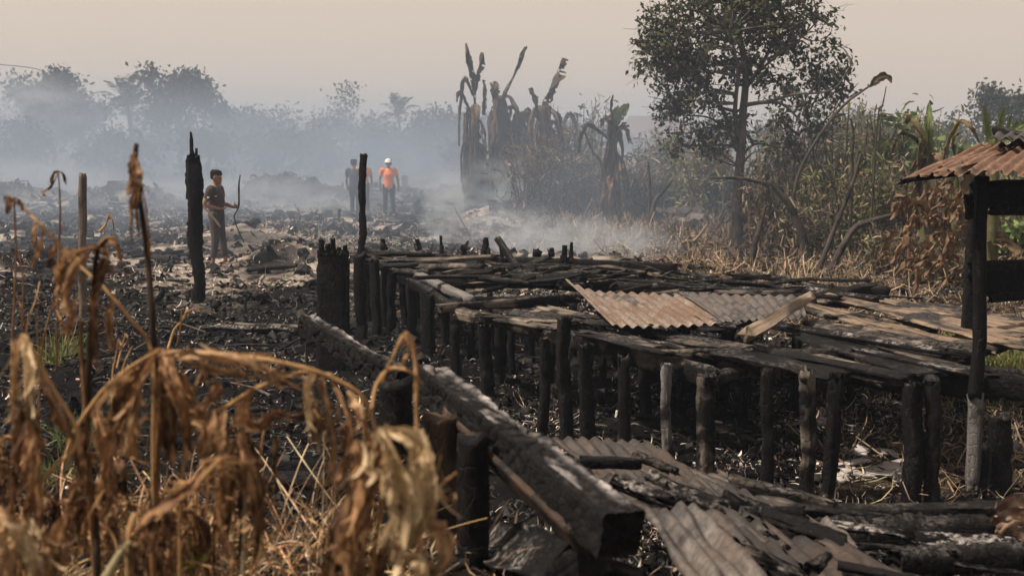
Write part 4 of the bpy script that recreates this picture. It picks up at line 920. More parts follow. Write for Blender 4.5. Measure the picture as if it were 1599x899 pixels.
withered('withered plant with long arching stem and small hanging leaves', 2.05,
         [([(590, 720), (586, 670), (566, 620), (515, 588), (440, 566), (345, 552), (262, 550)], 9, 0), ([(400, 604), (440, 590), (475, 580), (520, 585)], 5, 0), ([(300, 655), (350, 636), (400, 606), (445, 590)], 9, 0), ([(595, 600), (612, 560), (634, 520), (648, 560), (650, 640), (655, 780)], 8, 0), ([(330, 565), (400, 575), (470, 608), (500, 630)], 6, 1), ([(480, 578), (500, 600), (540, 680), (560, 720)], 5, 1), ([(660, 600), (640, 580), (610, 575), (588, 600), (580, 640)], 7, 0)],
         [([(250, 553), (320, 552), (390, 566), (450, 592)], 34, 1, 0), ([(270, 556), (330, 576), (400, 590)], 26, 0, .02), ([(492, 582), (482, 610), (490, 660), (498, 690)], 32, 3, 0), ([(505, 590), (515, 640), (520, 690), (512, 735)], 38, 1, .02), ([(520, 600), (545, 650), (548, 700), (540, 740)], 36, 0, .0), ([(545, 610), (566, 650), (572, 700)], 28, 1, -.02), ([(400, 606), (385, 640), (400, 660), (440, 640)], 40, 0, 0), ([(300, 655), (330, 670), (345, 700)], 30, 1, .0), ([(345, 600), (330, 625), (310, 640)], 30, 0, .0), ([(632, 520), (640, 545), (628, 565)], 20, 0, 0), ([(420, 640), (460, 650), (480, 640)], 22, 2, 0), ([(480, 620), (500, 660), (490, 690)], 28, 0, 0)], 6)
withered('black stemmed withered plant with curled leaves at its crown', 2.2,
         [([(165, 372), (150, 400), (146, 470), (140, 560), (136, 690), (150, 830), (152, 900)], 14, 2), ([(126, 500), (128, 560), (133, 640), (138, 740), (150, 900)], 10, 1), ([(146, 392), (165, 372), (180, 376), (190, 405)], 5, 0)],
         [([(150, 440), (148, 490), (150, 530), (146, 565)], 26, 2, .02), ([(158, 380), (130, 390), (105, 415), (96, 455)], 34, 0, 0), ([(150, 385), (122, 415), (108, 455), (112, 480)], 36, 1, -.02), ([(160, 378), (168, 400), (160, 430), (150, 460)], 28, 2, 0), ([(165, 374), (182, 384), (190, 420)], 18, 0, 0), ([(120, 470), (112, 500), (104, 520)], 22, 0, .02), ([(172, 470), (172, 510), (178, 540)], 20, 0, .0), ([(140, 400), (120, 400), (98, 395)], 24, 1, 0), ([(150, 640), (165, 690), (172, 760), (160, 810)], 44, 0, -.03), ([(140, 640), (128, 700), (140, 780)], 40, 2, .0), ([(150, 720), (182, 690), (230, 650)], 20, 1, 0)], 7)
withered('thin bare stem arching from the far left with shrivelled leaflets', 2.4,
         [([(12, 306), (28, 318), (60, 348), (110, 402), (165, 452), (205, 500), (232, 535), (240, 600), (240, 780)], 7, 0)],
         [([(12, 306), (16, 322), (12, 335)], 14, 2), ([(24, 316), (34, 318), (35, 330)], 10, 2), ([(60, 346), (54, 368), (58, 385)], 12, 0), ([(68, 360), (62, 390), (50, 420)], 14, 0), ([(88, 375), (84, 400), (78, 420)], 16, 2), ([(150, 440), (150, 470), (142, 500)], 12, 0), ([(178, 470), (172, 510), (176, 545)], 14, 0)], 8)
withered('tall dark stalk with fluffy dried seed head at its tip', 2.5,
         [([(213, 224), (211, 262), (218, 310), (230, 400), (238, 500), (242, 600), (240, 700), (240, 900)], 13, 2), ([(222, 290), (230, 340), (234, 400)], 4, 1), ([(207, 330), (204, 350), (206, 376)], 4, 1)],
         [([(213, 238), (206, 256), (204, 280)], 14, 0), ([(212, 245), (219, 262), (220, 285)], 14, 0), ([(211, 252), (204, 285), (200, 305)], 15, 1), ([(213, 262), (218, 290), (214, 320)], 16, 2), ([(210, 270), (212, 300), (207, 335)], 15, 0), ([(214, 255), (221, 275), (216, 300)], 12, 1), ([(216, 300), (214, 335), (218, 370)], 11, 2), ([(212, 290), (206, 318), (207, 350)], 10, 0)], 9)
for q, (lab, Y, st, lv) in enumerate([
    ('thin upright stem with a curled dry leaf tip beside the fence stake', 3.4, [([(91, 268), (93, 300), (94, 340), (92, 380), (90, 480), (88, 580)], 4, 1), ([(91, 268), (84, 285), (72, 297), (66, 300)], 3, 1)], [([(91, 268), (84, 274), (82, 290), (76, 298)], 9, 2), ([(91, 266), (100, 272), (104, 288)], 8, 2), ([(70, 298), (68, 304), (72, 306)], 6, 0)]),
    ('leftmost thin dry stem with drooping black buds', 3.2, [([(22, 308), (23, 340), (25, 400), (22, 470), (18, 560), (20, 640)], 4, 1), ([(24, 380), (32, 410), (36, 440), (34, 520)], 3, 1)], [([(22, 308), (30, 312), (34, 322)], 7, 2), ([(22, 312), (14, 322), (12, 334)], 8, 2)]),
    ('branched dry twig below the arching stem at left', 3.3, [([(62, 440), (55, 470), (44, 500), (38, 560), (40, 640)], 3, 0), ([(66, 455), (58, 500), (62, 580), (60, 700)], 3, 1), ([(90, 450), (78, 490), (68, 530), (60, 600)], 4, 1), ([(24, 455), (36, 490), (44, 525)], 3, 1)], [([(88, 480), (96, 500), (92, 510)], 8, 0), ([(30, 470), (34, 480), (30, 490)], 6, 0)]),
    ('dry branched stalk leaning over the ash right of the tall stalk', 4.2, [([(292, 482), (285, 500), (272, 515), (262, 545)], 4, 0), ([(284, 485), (282, 510), (276, 540)], 3, 1), ([(284, 495), (300, 482), (310, 484)], 2, 0)], [([(292, 478), (294, 486), (288, 492)], 7, 3), ([(302, 482), (310, 480), (312, 486)], 6, 3)]),
    ('dry forked twig standing in the ash behind the tall stalk', 8.0, [([(170, 336), (165, 350), (155, 362)], 4, 0), ([(170, 336), (176, 345), (178, 360)], 2, 1)], [([(170, 334), (173, 340), (168, 344)], 7, 0)]),
    ('small dry twig beside the branched stalk over the ash', 3.6, [([(185, 530), (180, 560), (176, 580), (174, 640)], 3, 0), ([(196, 520), (188, 550), (182, 575)], 3, 0), ([(206, 540), (195, 565), (188, 590)], 3, 0)], [([(186, 528), (190, 540), (186, 548)], 7, 0), ([(197, 520), (201, 530), (196, 540)], 6, 0)])]):
    withered(lab, Y, st, lv, 20 + q)

tr = random.Random(31)
for q in range(11):
    x0 = tr.uniform(-10, 560); y0 = tr.uniform(700, 880); Yt = tr.uniform(2.3, 3.1)
    st = []; lv = []
    for k in range(4):
        x1 = x0 + tr.uniform(-70, 70); y1 = y0 - tr.uniform(-20, 90)
        st.append(([(x1 + tr.uniform(-50, 50), y1 + tr.uniform(-10, 50)), (x1, y1), ((x0 + x1) / 2 + tr.uniform(-15, 15), (y0 + y1) / 2 + 40), (x0 + tr.uniform(-20, 20), y0 + 120), (x0 + tr.uniform(-30, 30), 940)], tr.uniform(3, 6), tr.choice((0, 0, 1))))
        for h in range(2):
            a = x1 + tr.uniform(-30, 30); b_ = y1 + tr.uniform(0, 50); dx = tr.uniform(-30, 30)
            lv.append(([(a, b_), (a + dx * .6, b_ + tr.uniform(10, 30)), (a + dx, b_ + tr.uniform(45, 100))], tr.uniform(14, 40), tr.choice((0, 0, 1, 2, 2, 2))))
    withered('tangled withered plant low in the dry growth at the lower left', Yt, st, lv, 60 + q, 'tangle of withered plants')

def seedling():
    c = at(292, 862, 2.6); b0 = G(c.x, c.y)
    t = thing('green_seedling', b0, 'small bright green lobed seedling at the lower left', 'plant')
    m = MB(); m.tube([b0, (b0 + c) / 2 + Vector((.01, 0, 0)), c], [.004, .004, .003], k=6, n=10, col=(.16, .2, .05)); m.build('stem', M['foliage'], t)
    for q, (dx, dy, wp) in enumerate([(-30, 12, 26), (-20, -14, 26), (4, -24, 26), (26, -12, 26), (34, 8, 26), (16, 24, 24), (-12, 26, 24), (20, 2, 20)]):
        m = MB(); e = at(292 + dx, 862 + dy, 2.6 - .02 * (q % 3))
        m.leaf([c, (c + e) / 2 + Vector((0, -.01, .006)), e], wp * 2.6 / F * .6, fold=.25, wr=.12, rag=.35, seed=q + 50, nl=12, nw=7, col0=(.17, .21, .04), col1=(.28, .30, .07), rib=(.3, .33, .12)); m.build('leaf', M['foliage'], t, smooth=True)
seedling()
# ------------------------------------------------------------------ trees
def crown_tree(name, base, label, cat, lobes, nclump, per, lsize, cols, trunk_r, seed, group=None, limbs=None, forks=10, spread=.16, droop=.3, bark='bark', dense=1.0, twig=0):
    """lobes: (centre, (rx, ry, rz), weight). Leaf clumps are spread through the lobes; every clump hangs on a limb"""
    rs = np.random.RandomState(seed); base = Vector(base)
    t = thing(name, base, label, cat, group)
    W = np.array([l[2] for l in lobes], float); W /= W.sum()
    cen = []
    for _ in range(nclump):
        l = lobes[rs.choice(len(lobes), p=W)]
        v = rs.randn(3); v /= np.linalg.norm(v); r = rs.rand() ** .42
        cen.append(np.array(l[0]) + v * r * np.array(l[1]))
    cen = np.array(cen)
    top = cen[:, 2].max(); c0 = np.mean(cen, 0)
    m = MB()
    if limbs is None:
        fork = np.array(base) + np.array((c0[0] - base.x, c0[1] - base.y, 0)) * .5; fork[2] = base.z + (c0[2] - base.z) * .62
        P = [np.array(base) - (0, 0, .1), np.array(base) * .55 + fork * .45 + rs.randn(3) * trunk_r * .6, fork, np.array((c0[0], c0[1], c0[2] + (top - c0[2]) * .6))]
        m.tube(P, [trunk_r * 1.25, trunk_r * .9, trunk_r * .75, trunk_r * .15], k=9, n=22, rough=.06, seed=seed)
        nodes = cat_rom(P, 20)[8:]
    else:
        nodes = []
        for pts, r0, r1 in limbs:
            m.tube(pts, [r0, (r0 + r1) / 2, r1], k=9, n=26, rough=.06, seed=seed); nodes.append(cat_rom(pts, 14)[3:])
        nodes = np.vstack(nodes)
    m.build('trunk', M[bark], t, smooth=True)
    m = MB()
    for q in range(min(forks, nclump)):
        c = cen[q]; d = np.linalg.norm(nodes - c, axis=1) + np.clip(nodes[:, 2] - c[2], 0, 9) * 1.2
        s_ = nodes[np.argmin(d)]; mid = (s_ + c) / 2 + rs.randn(3) * np.linalg.norm(c - s_) * .10 + np.array((0, 0, .06 * np.linalg.norm(c - s_)))
        r0 = trunk_r * (.12 + .22 * rs.rand())
        m.tube([s_, mid, c], [r0, r0 * .6, r0 * .2], k=5, n=8, seed=seed + q)
    if m.n: m.build('limbs', M[bark], t, smooth=True)['kind'] = 'stuff'
    n = nclump * per
    pos = np.repeat(cen, per, 0) + rs.randn(n, 3) * spread * np.array((1, 1, .8))
    shade = np.repeat(rs.rand(nclump, 1), per, 0)
    c = pal(rs, n, cols) * (.7 + .6 * shade)
    V, Q, c = sc_leaves(pos, lsize * (.6 + .8 * rs.rand(n)), c, seed + 1, droop)
    if twig:
        a = rs.randint(0, nclump, twig); D = rs.randn(twig, 3); D[:, 2] *= .7
        V2, Q2, c2 = sc_tubes(cen[a] + rs.randn(twig, 3) * spread, D, lsize * (1 + 2.2 * rs.rand(twig)), np.full(twig, lsize * .045), pal(rs, twig, [(.05, .042, .036), (.09, .075, .06)]), seed=seed + 2)
        Q = np.vstack([Q, Q2 + len(V)]); V = np.vstack([V, V2]); c = np.vstack([c, c2])
    o = link('crown', np_mesh('crown', V - np.array(base), Q, None, c), M['foliage'], t); o['kind'] = 'stuff'
    return t
GREEN = [(.035, .05, .02), (.05, .062, .026), (.03, .04, .018), (.065, .072, .03)]
DARKG = [(.025, .034, .018), (.035, .045, .024), (.045, .05, .028)]
DRYG = [(.16, .18, .065), (.21, .205, .085), (.10, .12, .045), (.26, .21, .11)]
BROWN = [(.24, .17, .10), (.16, .11, .065), (.34, .25, .15), (.08, .056, .036)]

def big_tree():
    Y = 21.0
    b0 = gpx(1155, 388); Y = b0.y
    def a_(x, y, dy=0): return np.array(at(x, y, Y + dy))
    limbs = [([np.array(b0) - (0, 0, .1), a_(1150, 330), a_(1156, 250), a_(1160, 180), a_(1164, 110), a_(1150, 40), a_(1130, -40)], .125, .04),
             ([a_(1152, 235), a_(1130, 175, .3), a_(1105, 140, .5), a_(1075, 110, .7)], .06, .02), ([a_(1160, 165), a_(1195, 160, -.4), a_(1225, 165, -.5), a_(1265, 205, -.6)], .05, .018),
             ([a_(1152, 220), a_(1148, 170, -.3), a_(1152, 110, -.6), a_(1140, 50, -.8)], .06, .02), ([a_(1163, 140), a_(1190, 100, .3), a_(1212, 50, .5), a_(1222, -20, .6)], .05, .02),
             ([a_(1165, 130), a_(1210, 90, -.4), a_(1250, 60, -.6), a_(1280, 30, -.7)], .035, .012), ([a_(1195, 160, -.4), a_(1240, 148, -.6), a_(1300, 140, -.7), a_(1330, 100, -.8)], .035, .01),
             ([a_(1150, 215), a_(1110, 185, .4), a_(1060, 180, .6)], .035, .01), ([a_(1150, 255), a_(1180, 225, .3), a_(1230, 230, .5), a_(1262, 190, .6)], .03, .01), ([a_(1262, 215, .3), a_(1300, 175, .3), a_(1340, 130, .3)], .02, .008)]
    def lobe(x, y, rx, ry, w, dy=0): c = a_(x, y, dy); s = Y / F; return (c, (rx * s, rx * s * 1.0, ry * s), w)
    lobes = [lobe(1110, 40, 110, 75, 5), lobe(1050, 85, 55, 60, 2.2), lobe(1180, 10, 90, 60, 3), lobe(1060, 150, 60, 42, 1.7), lobe(1215, 70, 65, 70, 1.6), lobe(1130, 110, 70, 50, 1.5), lobe(1270, 55, 40, 60, .9), lobe(1300, 120, 40, 48, 1.15), lobe(1245, 130, 60, 55, .8), lobe(1090, -40, 90, 40, 1.5), lobe(1230, -30, 60, 40, 1.2), lobe(1020, 60, 25, 60, .8), lobe(1100, 195, 80, 40, .9), lobe(1240, 200, 60, 50, .7), lobe(1295, 190, 35, 30, .4), lobe(1080, 225, 60, 25, .35), lobe(1190, 235, 60, 35, .35)]
    crown_tree('broadleaf_tree', b0, 'tall leafy tree with pale trunk rising above the dry bushes', 'tree', lobes, 450, 26, .118, DARKG[1:] + GREEN + [(.085, .085, .04), (.11, .09, .05)], .12, 3, limbs=limbs, forks=300, spread=.115, twig=1100, droop=.5)
big_tree()

def far(px, pytop, Y, wpx, label, seed, lobes=None, group=None, name='far_tree', cols=DARKG, n=46, per=26, ls=.34, cat='tree', dens=1.0):
    b0 = G(at(px, 260, Y).x, Y); s = Y / F; topz = at(px, pytop, Y).z; H = topz - b0.z
    if lobes is None:
        r = random.Random(seed); lobes = []
        for q in range(4):
            lobes.append((np.array((b0.x + (r.random() - .5) * wpx * s * .6, Y + (r.random() - .5) * 2, b0.z + H * (.42 + .38 * r.random()))), (wpx * s * (.22 + .12 * r.random()), 1.2, H * (.17 + .08 * r.random())), 1))
        lobes.append((np.array((b0.x, Y, b0.z + H * .8)), (wpx * s * .22, 1.2, H * .17), 1)); lobes.append((np.array((b0.x, Y, b0.z + H * .25)), (wpx * s * .42, 1.5, H * .22), 1.3))
    else:
        lobes = [(np.array(at(x, y, Y)), (rx * s, rx * s * .8, ry * s), w_) for x, y, rx, ry, w_ in lobes]
    return crown_tree(name, b0, label, cat, lobes, n, per, ls, cols, .13, seed, group, forks=14, spread=.42 * s * 22, droop=.2)
far(85, 112, 66, 130, 'large round crowned tree dark against the sky at far left', 11, [(85, 150, 45, 32, 3), (60, 165, 32, 25, 1.3), (112, 170, 32, 28, 1.4), (92, 125, 16, 16, .8), (78, 195, 45, 28, 1.5), (28, 138, 12, 10, .4), (95, 215, 60, 25, 1), (120, 175, 25, 20, .6)], n=190, per=34)
far(285, 118, 64, 130, 'open crowned tree with gaps right of the palm on the left', 12, [(295, 128, 22, 14, 1.4), (260, 148, 22, 18, 1.6), (300, 150, 28, 18, 1.6), (235, 122, 8, 8, .35), (252, 170, 18, 14, .8), (318, 140, 10, 12, .4), (338, 155, 10, 14, .45), (275, 170, 26, 12, .6), (330, 170, 18, 10, .4), (270, 200, 50, 22, 1)], n=130, per=32)
far(1562, 135, 75, 110, 'hazy tree with stacked crown behind the shed roof', 13, [(1541, 148, 14, 13, 1), (1570, 158, 22, 14, 1.2), (1545, 175, 24, 14, 1.2), (1590, 165, 18, 18, 1), (1560, 205, 45, 22, 1.5), (1610, 180, 26, 20, 1)], n=90)
far(541, 130, 110, 40, 'faint bare topped tree far off in the smoke', 14, [(541, 142, 12, 9, 1), (538, 158, 16, 9, 1), (541, 190, 14, 20, 1)], n=26, per=14, ls=.4)
r5 = random.Random(77)
for q, (px, yt, Yd, wp) in enumerate([(0, 178, 72, 80), (40, 185, 60, 90), (150, 150, 88, 70), (180, 205, 58, 90), (235, 185, 74, 90), (355, 165, 74, 60), (385, 170, 82, 70), (330, 205, 58, 80), (420, 172, 88, 80), (455, 168, 94, 70), (425, 205, 62, 90), (500, 172, 98, 80), (545, 178, 104, 80), (495, 210, 66, 90), (590, 176, 100, 70), (655, 172, 95, 60), (690, 165, 90, 60), (665, 195, 74, 80), (590, 205, 70, 90), (720, 172, 92, 60), (770, 185, 88, 80), (850, 185, 92, 80), (920, 182, 96, 80), (740, 210, 62, 60),
                                      (1330, 170, 92, 90), (1390, 182, 98, 80), (1440, 178, 94, 70), (1490, 185, 90, 90), (1280, 190, 90, 90), (1200, 192, 94, 90), (1110, 190, 98, 90), (1350, 205, 60, 90), (1440, 208, 58, 90), (-60, 190, 66, 90), (1650, 190, 80, 90)]):
    far(px, yt, Yd, wp * 1.25, 'hazy bushy tree merging into the far smoky treeline', 100 + q, group='far smoky treeline', n=44, per=22, ls=.42, cols=DARKG + GREEN[:1])
def palm(px, pyc, Y, label, seed, R=2.2):
    rs = random.Random(seed); c = at(px, pyc, Y); b0 = G(c.x, Y)
    t = thing('palm_tree', b0, label, 'palm tree')
    m = MB(); m.tube([b0, (b0 + c) / 2 + Vector((.15, 0, 0)), c], [.16, .13, .11], k=8, n=14, rough=.05); m.build('trunk', M['bark'], t)
    for q in range(19):
        a = q / 19 * 6.28 + rs.uniform(-.2, .2); el = rs.uniform(-.15, 1.35); r = R * rs.uniform(.75, 1.1)
        d = Vector((math.cos(a) * math.cos(el), math.sin(a) * math.cos(el), math.sin(el)))
        e = c + d * r + Vector((0, 0, -r * .28 * math.cos(el))); mid = c + d * r * .55 + Vector((0, 0, .06 * r))
        C = cat_rom([c, mid, e], 16); N = 46
        u = np.sort(np.random.RandomState(seed + q).rand(N)) * .92 + .06; P = np.stack([np.interp(u, np.linspace(0, 1, 16), C[:, k]) for k in range(3)], 1)
        side = np.where(np.arange(N) % 2, 1, -1)[:, None]; tn = np.array((e - c).normalized()); sd = np.cross(tn, (0, 0, 1.0)); sd /= np.linalg.norm(sd) + 1e-6
        V, Q, cc = sc_ribbons(P, sd * side + tn * .6 + np.array((0, 0, -.35)), (R * .20 * np.sin(np.pi * np.clip(u, .1, .95)) + .08), np.full(N, .06), pal(np.random.RandomState(q), N, DARKG), curl=.8, K=2, seed=q)
        m = MB(); m.add(V, Q, None, cc); m.tube([c, mid, e], [.03, .02, .008], k=4, n=10, col=(.05, .055, .03)); m.build('frond', M['foliage'], t)
palm(199, 165, 62, 'palm with upright fronds between the two left trees', 3)
palm(622, 180, 95, 'small faint palm on the far treeline', 5, R=2.4)
palm(205, 180, 80, 'lower palm hidden behind the upright palm', 8)

# ------------------------------------------------------------------ banana plants
def banana(label, px, pyb, Y, stem_top, stem_w, leaves, skirts, seed, name='banana_plant', dead=True, group=None, skirt_len=1.0, skirt_r=.22):
    """leaves: (pixel spine, width px, style: 'dry' 'green' 'half'); skirts: number of dead leaves hanging round the stem"""
    rs = random.Random(seed); b0 = G(at(px, pyb, Y).x, Y); top = at(*stem_top, Y)
    t = thing(name, b0, label, 'banana plant', group); s = Y / F
    m = MB(); mid = (b0 + top) / 2 + Vector((rs.uniform(-.06, .06), 0, 0))
    m.tube([b0 - Vector((0, 0, .1)), mid, top], [stem_w * s * .75, stem_w * s * .66, stem_w * s * .42], k=9, n=26, rough=.24, seed=seed, col=(.10, .075, .05) if dead else (.12, .115, .05)); m.build('stem', M['dry_leaf'], t, smooth=True)
    for q, (pts, wp, st) in enumerate(leaves):
        m = MB(); P = [at(x, y, Y + rs.uniform(-.12, .12)) for x, y in pts]
        if st == 'dry': m.leaf(P, wp * s * .6, prof=(.7, .9, 1, .9, .8, .45), fold=1.0, wr=.7, rag=.85, seed=seed * 7 + q, nl=30, nw=7, twist=rs.uniform(-2, 2), col0=(.03, .024, .018), col1=(.13, .095, .06), rib=(.08, .06, .04), cut=.22)
        elif st == 'green': m.leaf(P, wp * s * .55, fold=.35, wr=.12, rag=.3, seed=seed * 7 + q, nl=30, nw=9, col0=(.09, .14, .045), col1=(.16, .22, .08), rib=(.24, .26, .13), cut=.10)
        else: m.leaf(P, wp * s * .55, fold=.6, wr=.35, rag=.5, seed=seed * 7 + q, nl=30, nw=9, twist=1.0, col0=(.08, .085, .03), col1=(.22, .14, .065), rib=(.25, .2, .1), cut=.16)
        m.tube(P, [.022, .016, .006], k=5, n=16, col=(.09, .07, .045) if st != 'green' else (.17, .18, .08))
        m.build('leaf', M['dry_leaf' if st != 'green' else 'foliage'], t, smooth=True)
    H = top.z - b0.z
    for q in range(skirts):
        u = rs.uniform(.25, 1.0); c = b0.lerp(top, u); a = rs.uniform(0, 6.28); r = skirt_r * rs.uniform(.5, 1.5); L = skirt_len * rs.uniform(.6, 1.4) * min(1, H * u)
        d = Vector((math.cos(a), math.sin(a), 0))
        P = [c, c + d * r * .8 + Vector((0, 0, -.04)), c + d * r * 1.3 + Vector((0, 0, -L * .45)), c + d * r * 1.2 + Vector((rs.uniform(-.1, .1), 0, -L))]
        m = MB(); g = rs.random(); k0 = (.05, .036, .024); k1 = (.15 + .2 * g, .105 + .14 * g, .062 + .085 * g)
        m.leaf(P, rs.uniform(.07, .2), fold=.9, wr=.6, rag=.75, cut=.25, seed=seed * 50 + q, nl=14, nw=5, twist=rs.uniform(-2, 2), col0=k0, col1=k1, rib=k1); m.build('hanging_leaf', M['dry_leaf'], t)
    return t
banana('tallest burnt banana plant with forked bare tips at the clump edge', 742, 328, 33, (742, 165), 15, [([(742, 170), (738, 130), (732, 100), (727, 68)], 19, 'dry'), ([(740, 150), (746, 118), (752, 82)], 15, 'dry'), ([(738, 150), (726, 122), (720, 150), (716, 190), (716, 228)], 12, 'dry'), ([(740, 185), (728, 160), (718, 145), (714, 160)], 8, 'dry'), ([(756, 180), (756, 150), (754, 125)], 14, 'dry'), ([(740, 200), (732, 180), (728, 240), (724, 300)], 7, 'dry')], 26, 1, skirt_len=1.6)
banana('burnt banana plant with one long leaf slanting up right', 778, 328, 33.5, (780, 150), 24, [([(782, 155), (795, 132), (808, 108), (822, 74)], 17, 'dry'), ([(778, 160), (768, 140), (772, 170)], 16, 'dry'), ([(776, 150), (772, 138), (776, 128)], 20, 'half')], 40, 2, skirt_len=1.7, skirt_r=.32)
banana('burnt banana plant with a thick bottle brush leaf pointing up', 848, 322, 32, (850, 165), 26, [([(852, 170), (860, 145), (868, 120), (878, 90)], 24, 'dry'), ([(838, 185), (836, 160), (826, 138)], 17, 'dry'), ([(856, 170), (870, 185), (874, 220)], 20, 'dry')], 44, 3, skirt_len=1.7, skirt_r=.34)
banana('burnt banana plant hung with dead leaves in the middle of the clump', 812, 326, 34, (812, 175), 22, [([(812, 180), (800, 168), (795, 200)], 14, 'dry'), ([(812, 178), (826, 172), (832, 210)], 14, 'dry')], 38, 4, skirt_len=1.5, skirt_r=.34)
banana('burnt banana plant with bent over top behind the clump', 872, 318, 34.5, (878, 195), 16, [([(878, 200), (886, 180), (896, 190), (898, 225)], 14, 'dry')], 24, 5, skirt_len=1.4)
banana('slim charred banana stem left of the clump', 729, 318, 32.5, (727, 240), 7, [([(727, 245), (724, 225), (720, 250), (722, 290)], 8, 'dry')], 4, 6, skirt_len=.8)
banana('banana plant with one surviving green leaf between clump and tree', 958, 320, 28, (957, 185), 16, [([(957, 190), (954, 170), (957, 148)], 9, 'dry'), ([(958, 200), (968, 178), (982, 162)], 18, 'green'), ([(955, 200), (958, 180), (966, 165)], 11, 'green'), ([(956, 200), (944, 185), (936, 200)], 12, 'half'), ([(960, 205), (975, 198), (982, 225)], 14, 'half'), ([(952, 215), (920, 195), (908, 215), (905, 240)], 12, 'dry')], 26, 7, dead=False, skirt_len=1.4)
banana('banana plant with one upright green blade in the right bushes', 1452, 330, 17.5, (1451, 235), 14, [([(1452, 240), (1450, 200), (1451, 160)], 15, 'green'), ([(1448, 235), (1432, 200), (1418, 186), (1410, 192)], 20, 'half'), ([(1446, 240), (1425, 215), (1405, 212), (1395, 240)], 16, 'dry'), ([(1450, 240), (1438, 225), (1430, 260)], 18, 'half'), ([(1456, 240), (1462, 250), (1466, 275)], 12, 'green')], 16, 8, dead=False)
banana('banana plant with bent brown leaf left of the shed roof', 1496, 330, 16.5, (1492, 245), 11, [([(1470, 262), (1478, 225), (1496, 193), (1515, 200), (1532, 228)], 13, 'half'), ([(1492, 245), (1487, 222), (1498, 208)], 10, 'half'), ([(1494, 245), (1504, 230), (1512, 220)], 8, 'green')], 6, 9, dead=False, skirt_len=.6)
banana('banana plant with broad green leaves rising behind the shed roof', 1552, 330, 15.5, (1552, 235), 14, [([(1551, 235), (1541, 205), (1536, 162)], 15, 'green'), ([(1553, 235), (1560, 195), (1568, 166)], 14, 'green'), ([(1555, 230), (1585, 205), (1610, 190)], 22, 'green'), ([(1556, 230), (1572, 200), (1580, 175)], 9, 'green')], 4, 10, dead=False, skirt_len=.6)

# ------------------------------------------------------------------ dry and green shrubs along the right
def shrub(label, px, pyb, w_, h_, seed, nst, nlf, lsz, cols, stemcol, name='dry_shrub', hang=.6, group=None, ribbon=True, asp=6, lean=.5):
    rs = np.random.RandomState(seed); b0 = gpx(px, pyb); s = b0.y / F; Wm, Hm = w_ * s, h_ * s
    t = thing(name, b0, label, 'shrub', group)
    m = MB(); tips = []
    for q in range(nst):
        a = rs.rand() * 6.28; r = rs.rand() ** .5
        o = np.array((math.cos(a) * Wm * .3 * r, math.sin(a) * Wm * .3 * r, -.03)); tp = np.array((math.cos(a) * Wm * .5 * r + rs.randn() * Wm * .12 * lean, math.sin(a) * Wm * .4 * r, Hm * (.45 + .6 * rs.rand())))
        P = [np.array(b0) + o, np.array(b0) + o * .5 + tp * .5 + rs.randn(3) * .08 * Hm, np.array(b0) + tp]
        rr = Hm * (.005 + .006 * rs.rand()); m.tube(P, [rr * 1.4, rr, rr * .4], k=5, n=9, seed=q, rough=.1, col=np.array(stemcol) * (.6 + .8 * rs.rand())); tips.append(cat_rom(P, 12)[2:])
    m.build('stems', M['dry_leaf'], t)['kind'] = 'stuff'
    tips = np.vstack(tips); P = tips[rs.randint(0, len(tips), nlf)] + rs.randn(nlf, 3) * np.array((.05, .05, .035)) * Hm
    P[:, 2] = np.maximum(P[:, 2], b0.z + .03)
    c = pal(rs, nlf, cols)
    D = rs.randn(nlf, 3); D[:, 2] -= hang
    if ribbon: V, Q, c = sc_ribbons(P, D, lsz * (.5 + rs.rand(nlf)), lsz / asp * (.6 + .8 * rs.rand(nlf)), c, curl=2.2, K=3, seed=seed)
    else: V, Q, c = sc_leaves(P, lsz * (.5 + rs.rand(nlf)), c, seed, .3, .45)
    V[:, 2] = np.maximum(V[:, 2], b0.z - .05)
    o = link('leaves', np_mesh('leaves', V - np.array(b0), Q, None, c), M['foliage'], t); o['kind'] = 'stuff'
    return t
MIXB = [(.20, .155, .105), (.14, .11, .075), (.28, .22, .15), (.075, .06, .045), (.10, .095, .05), (.05, .042, .034)]
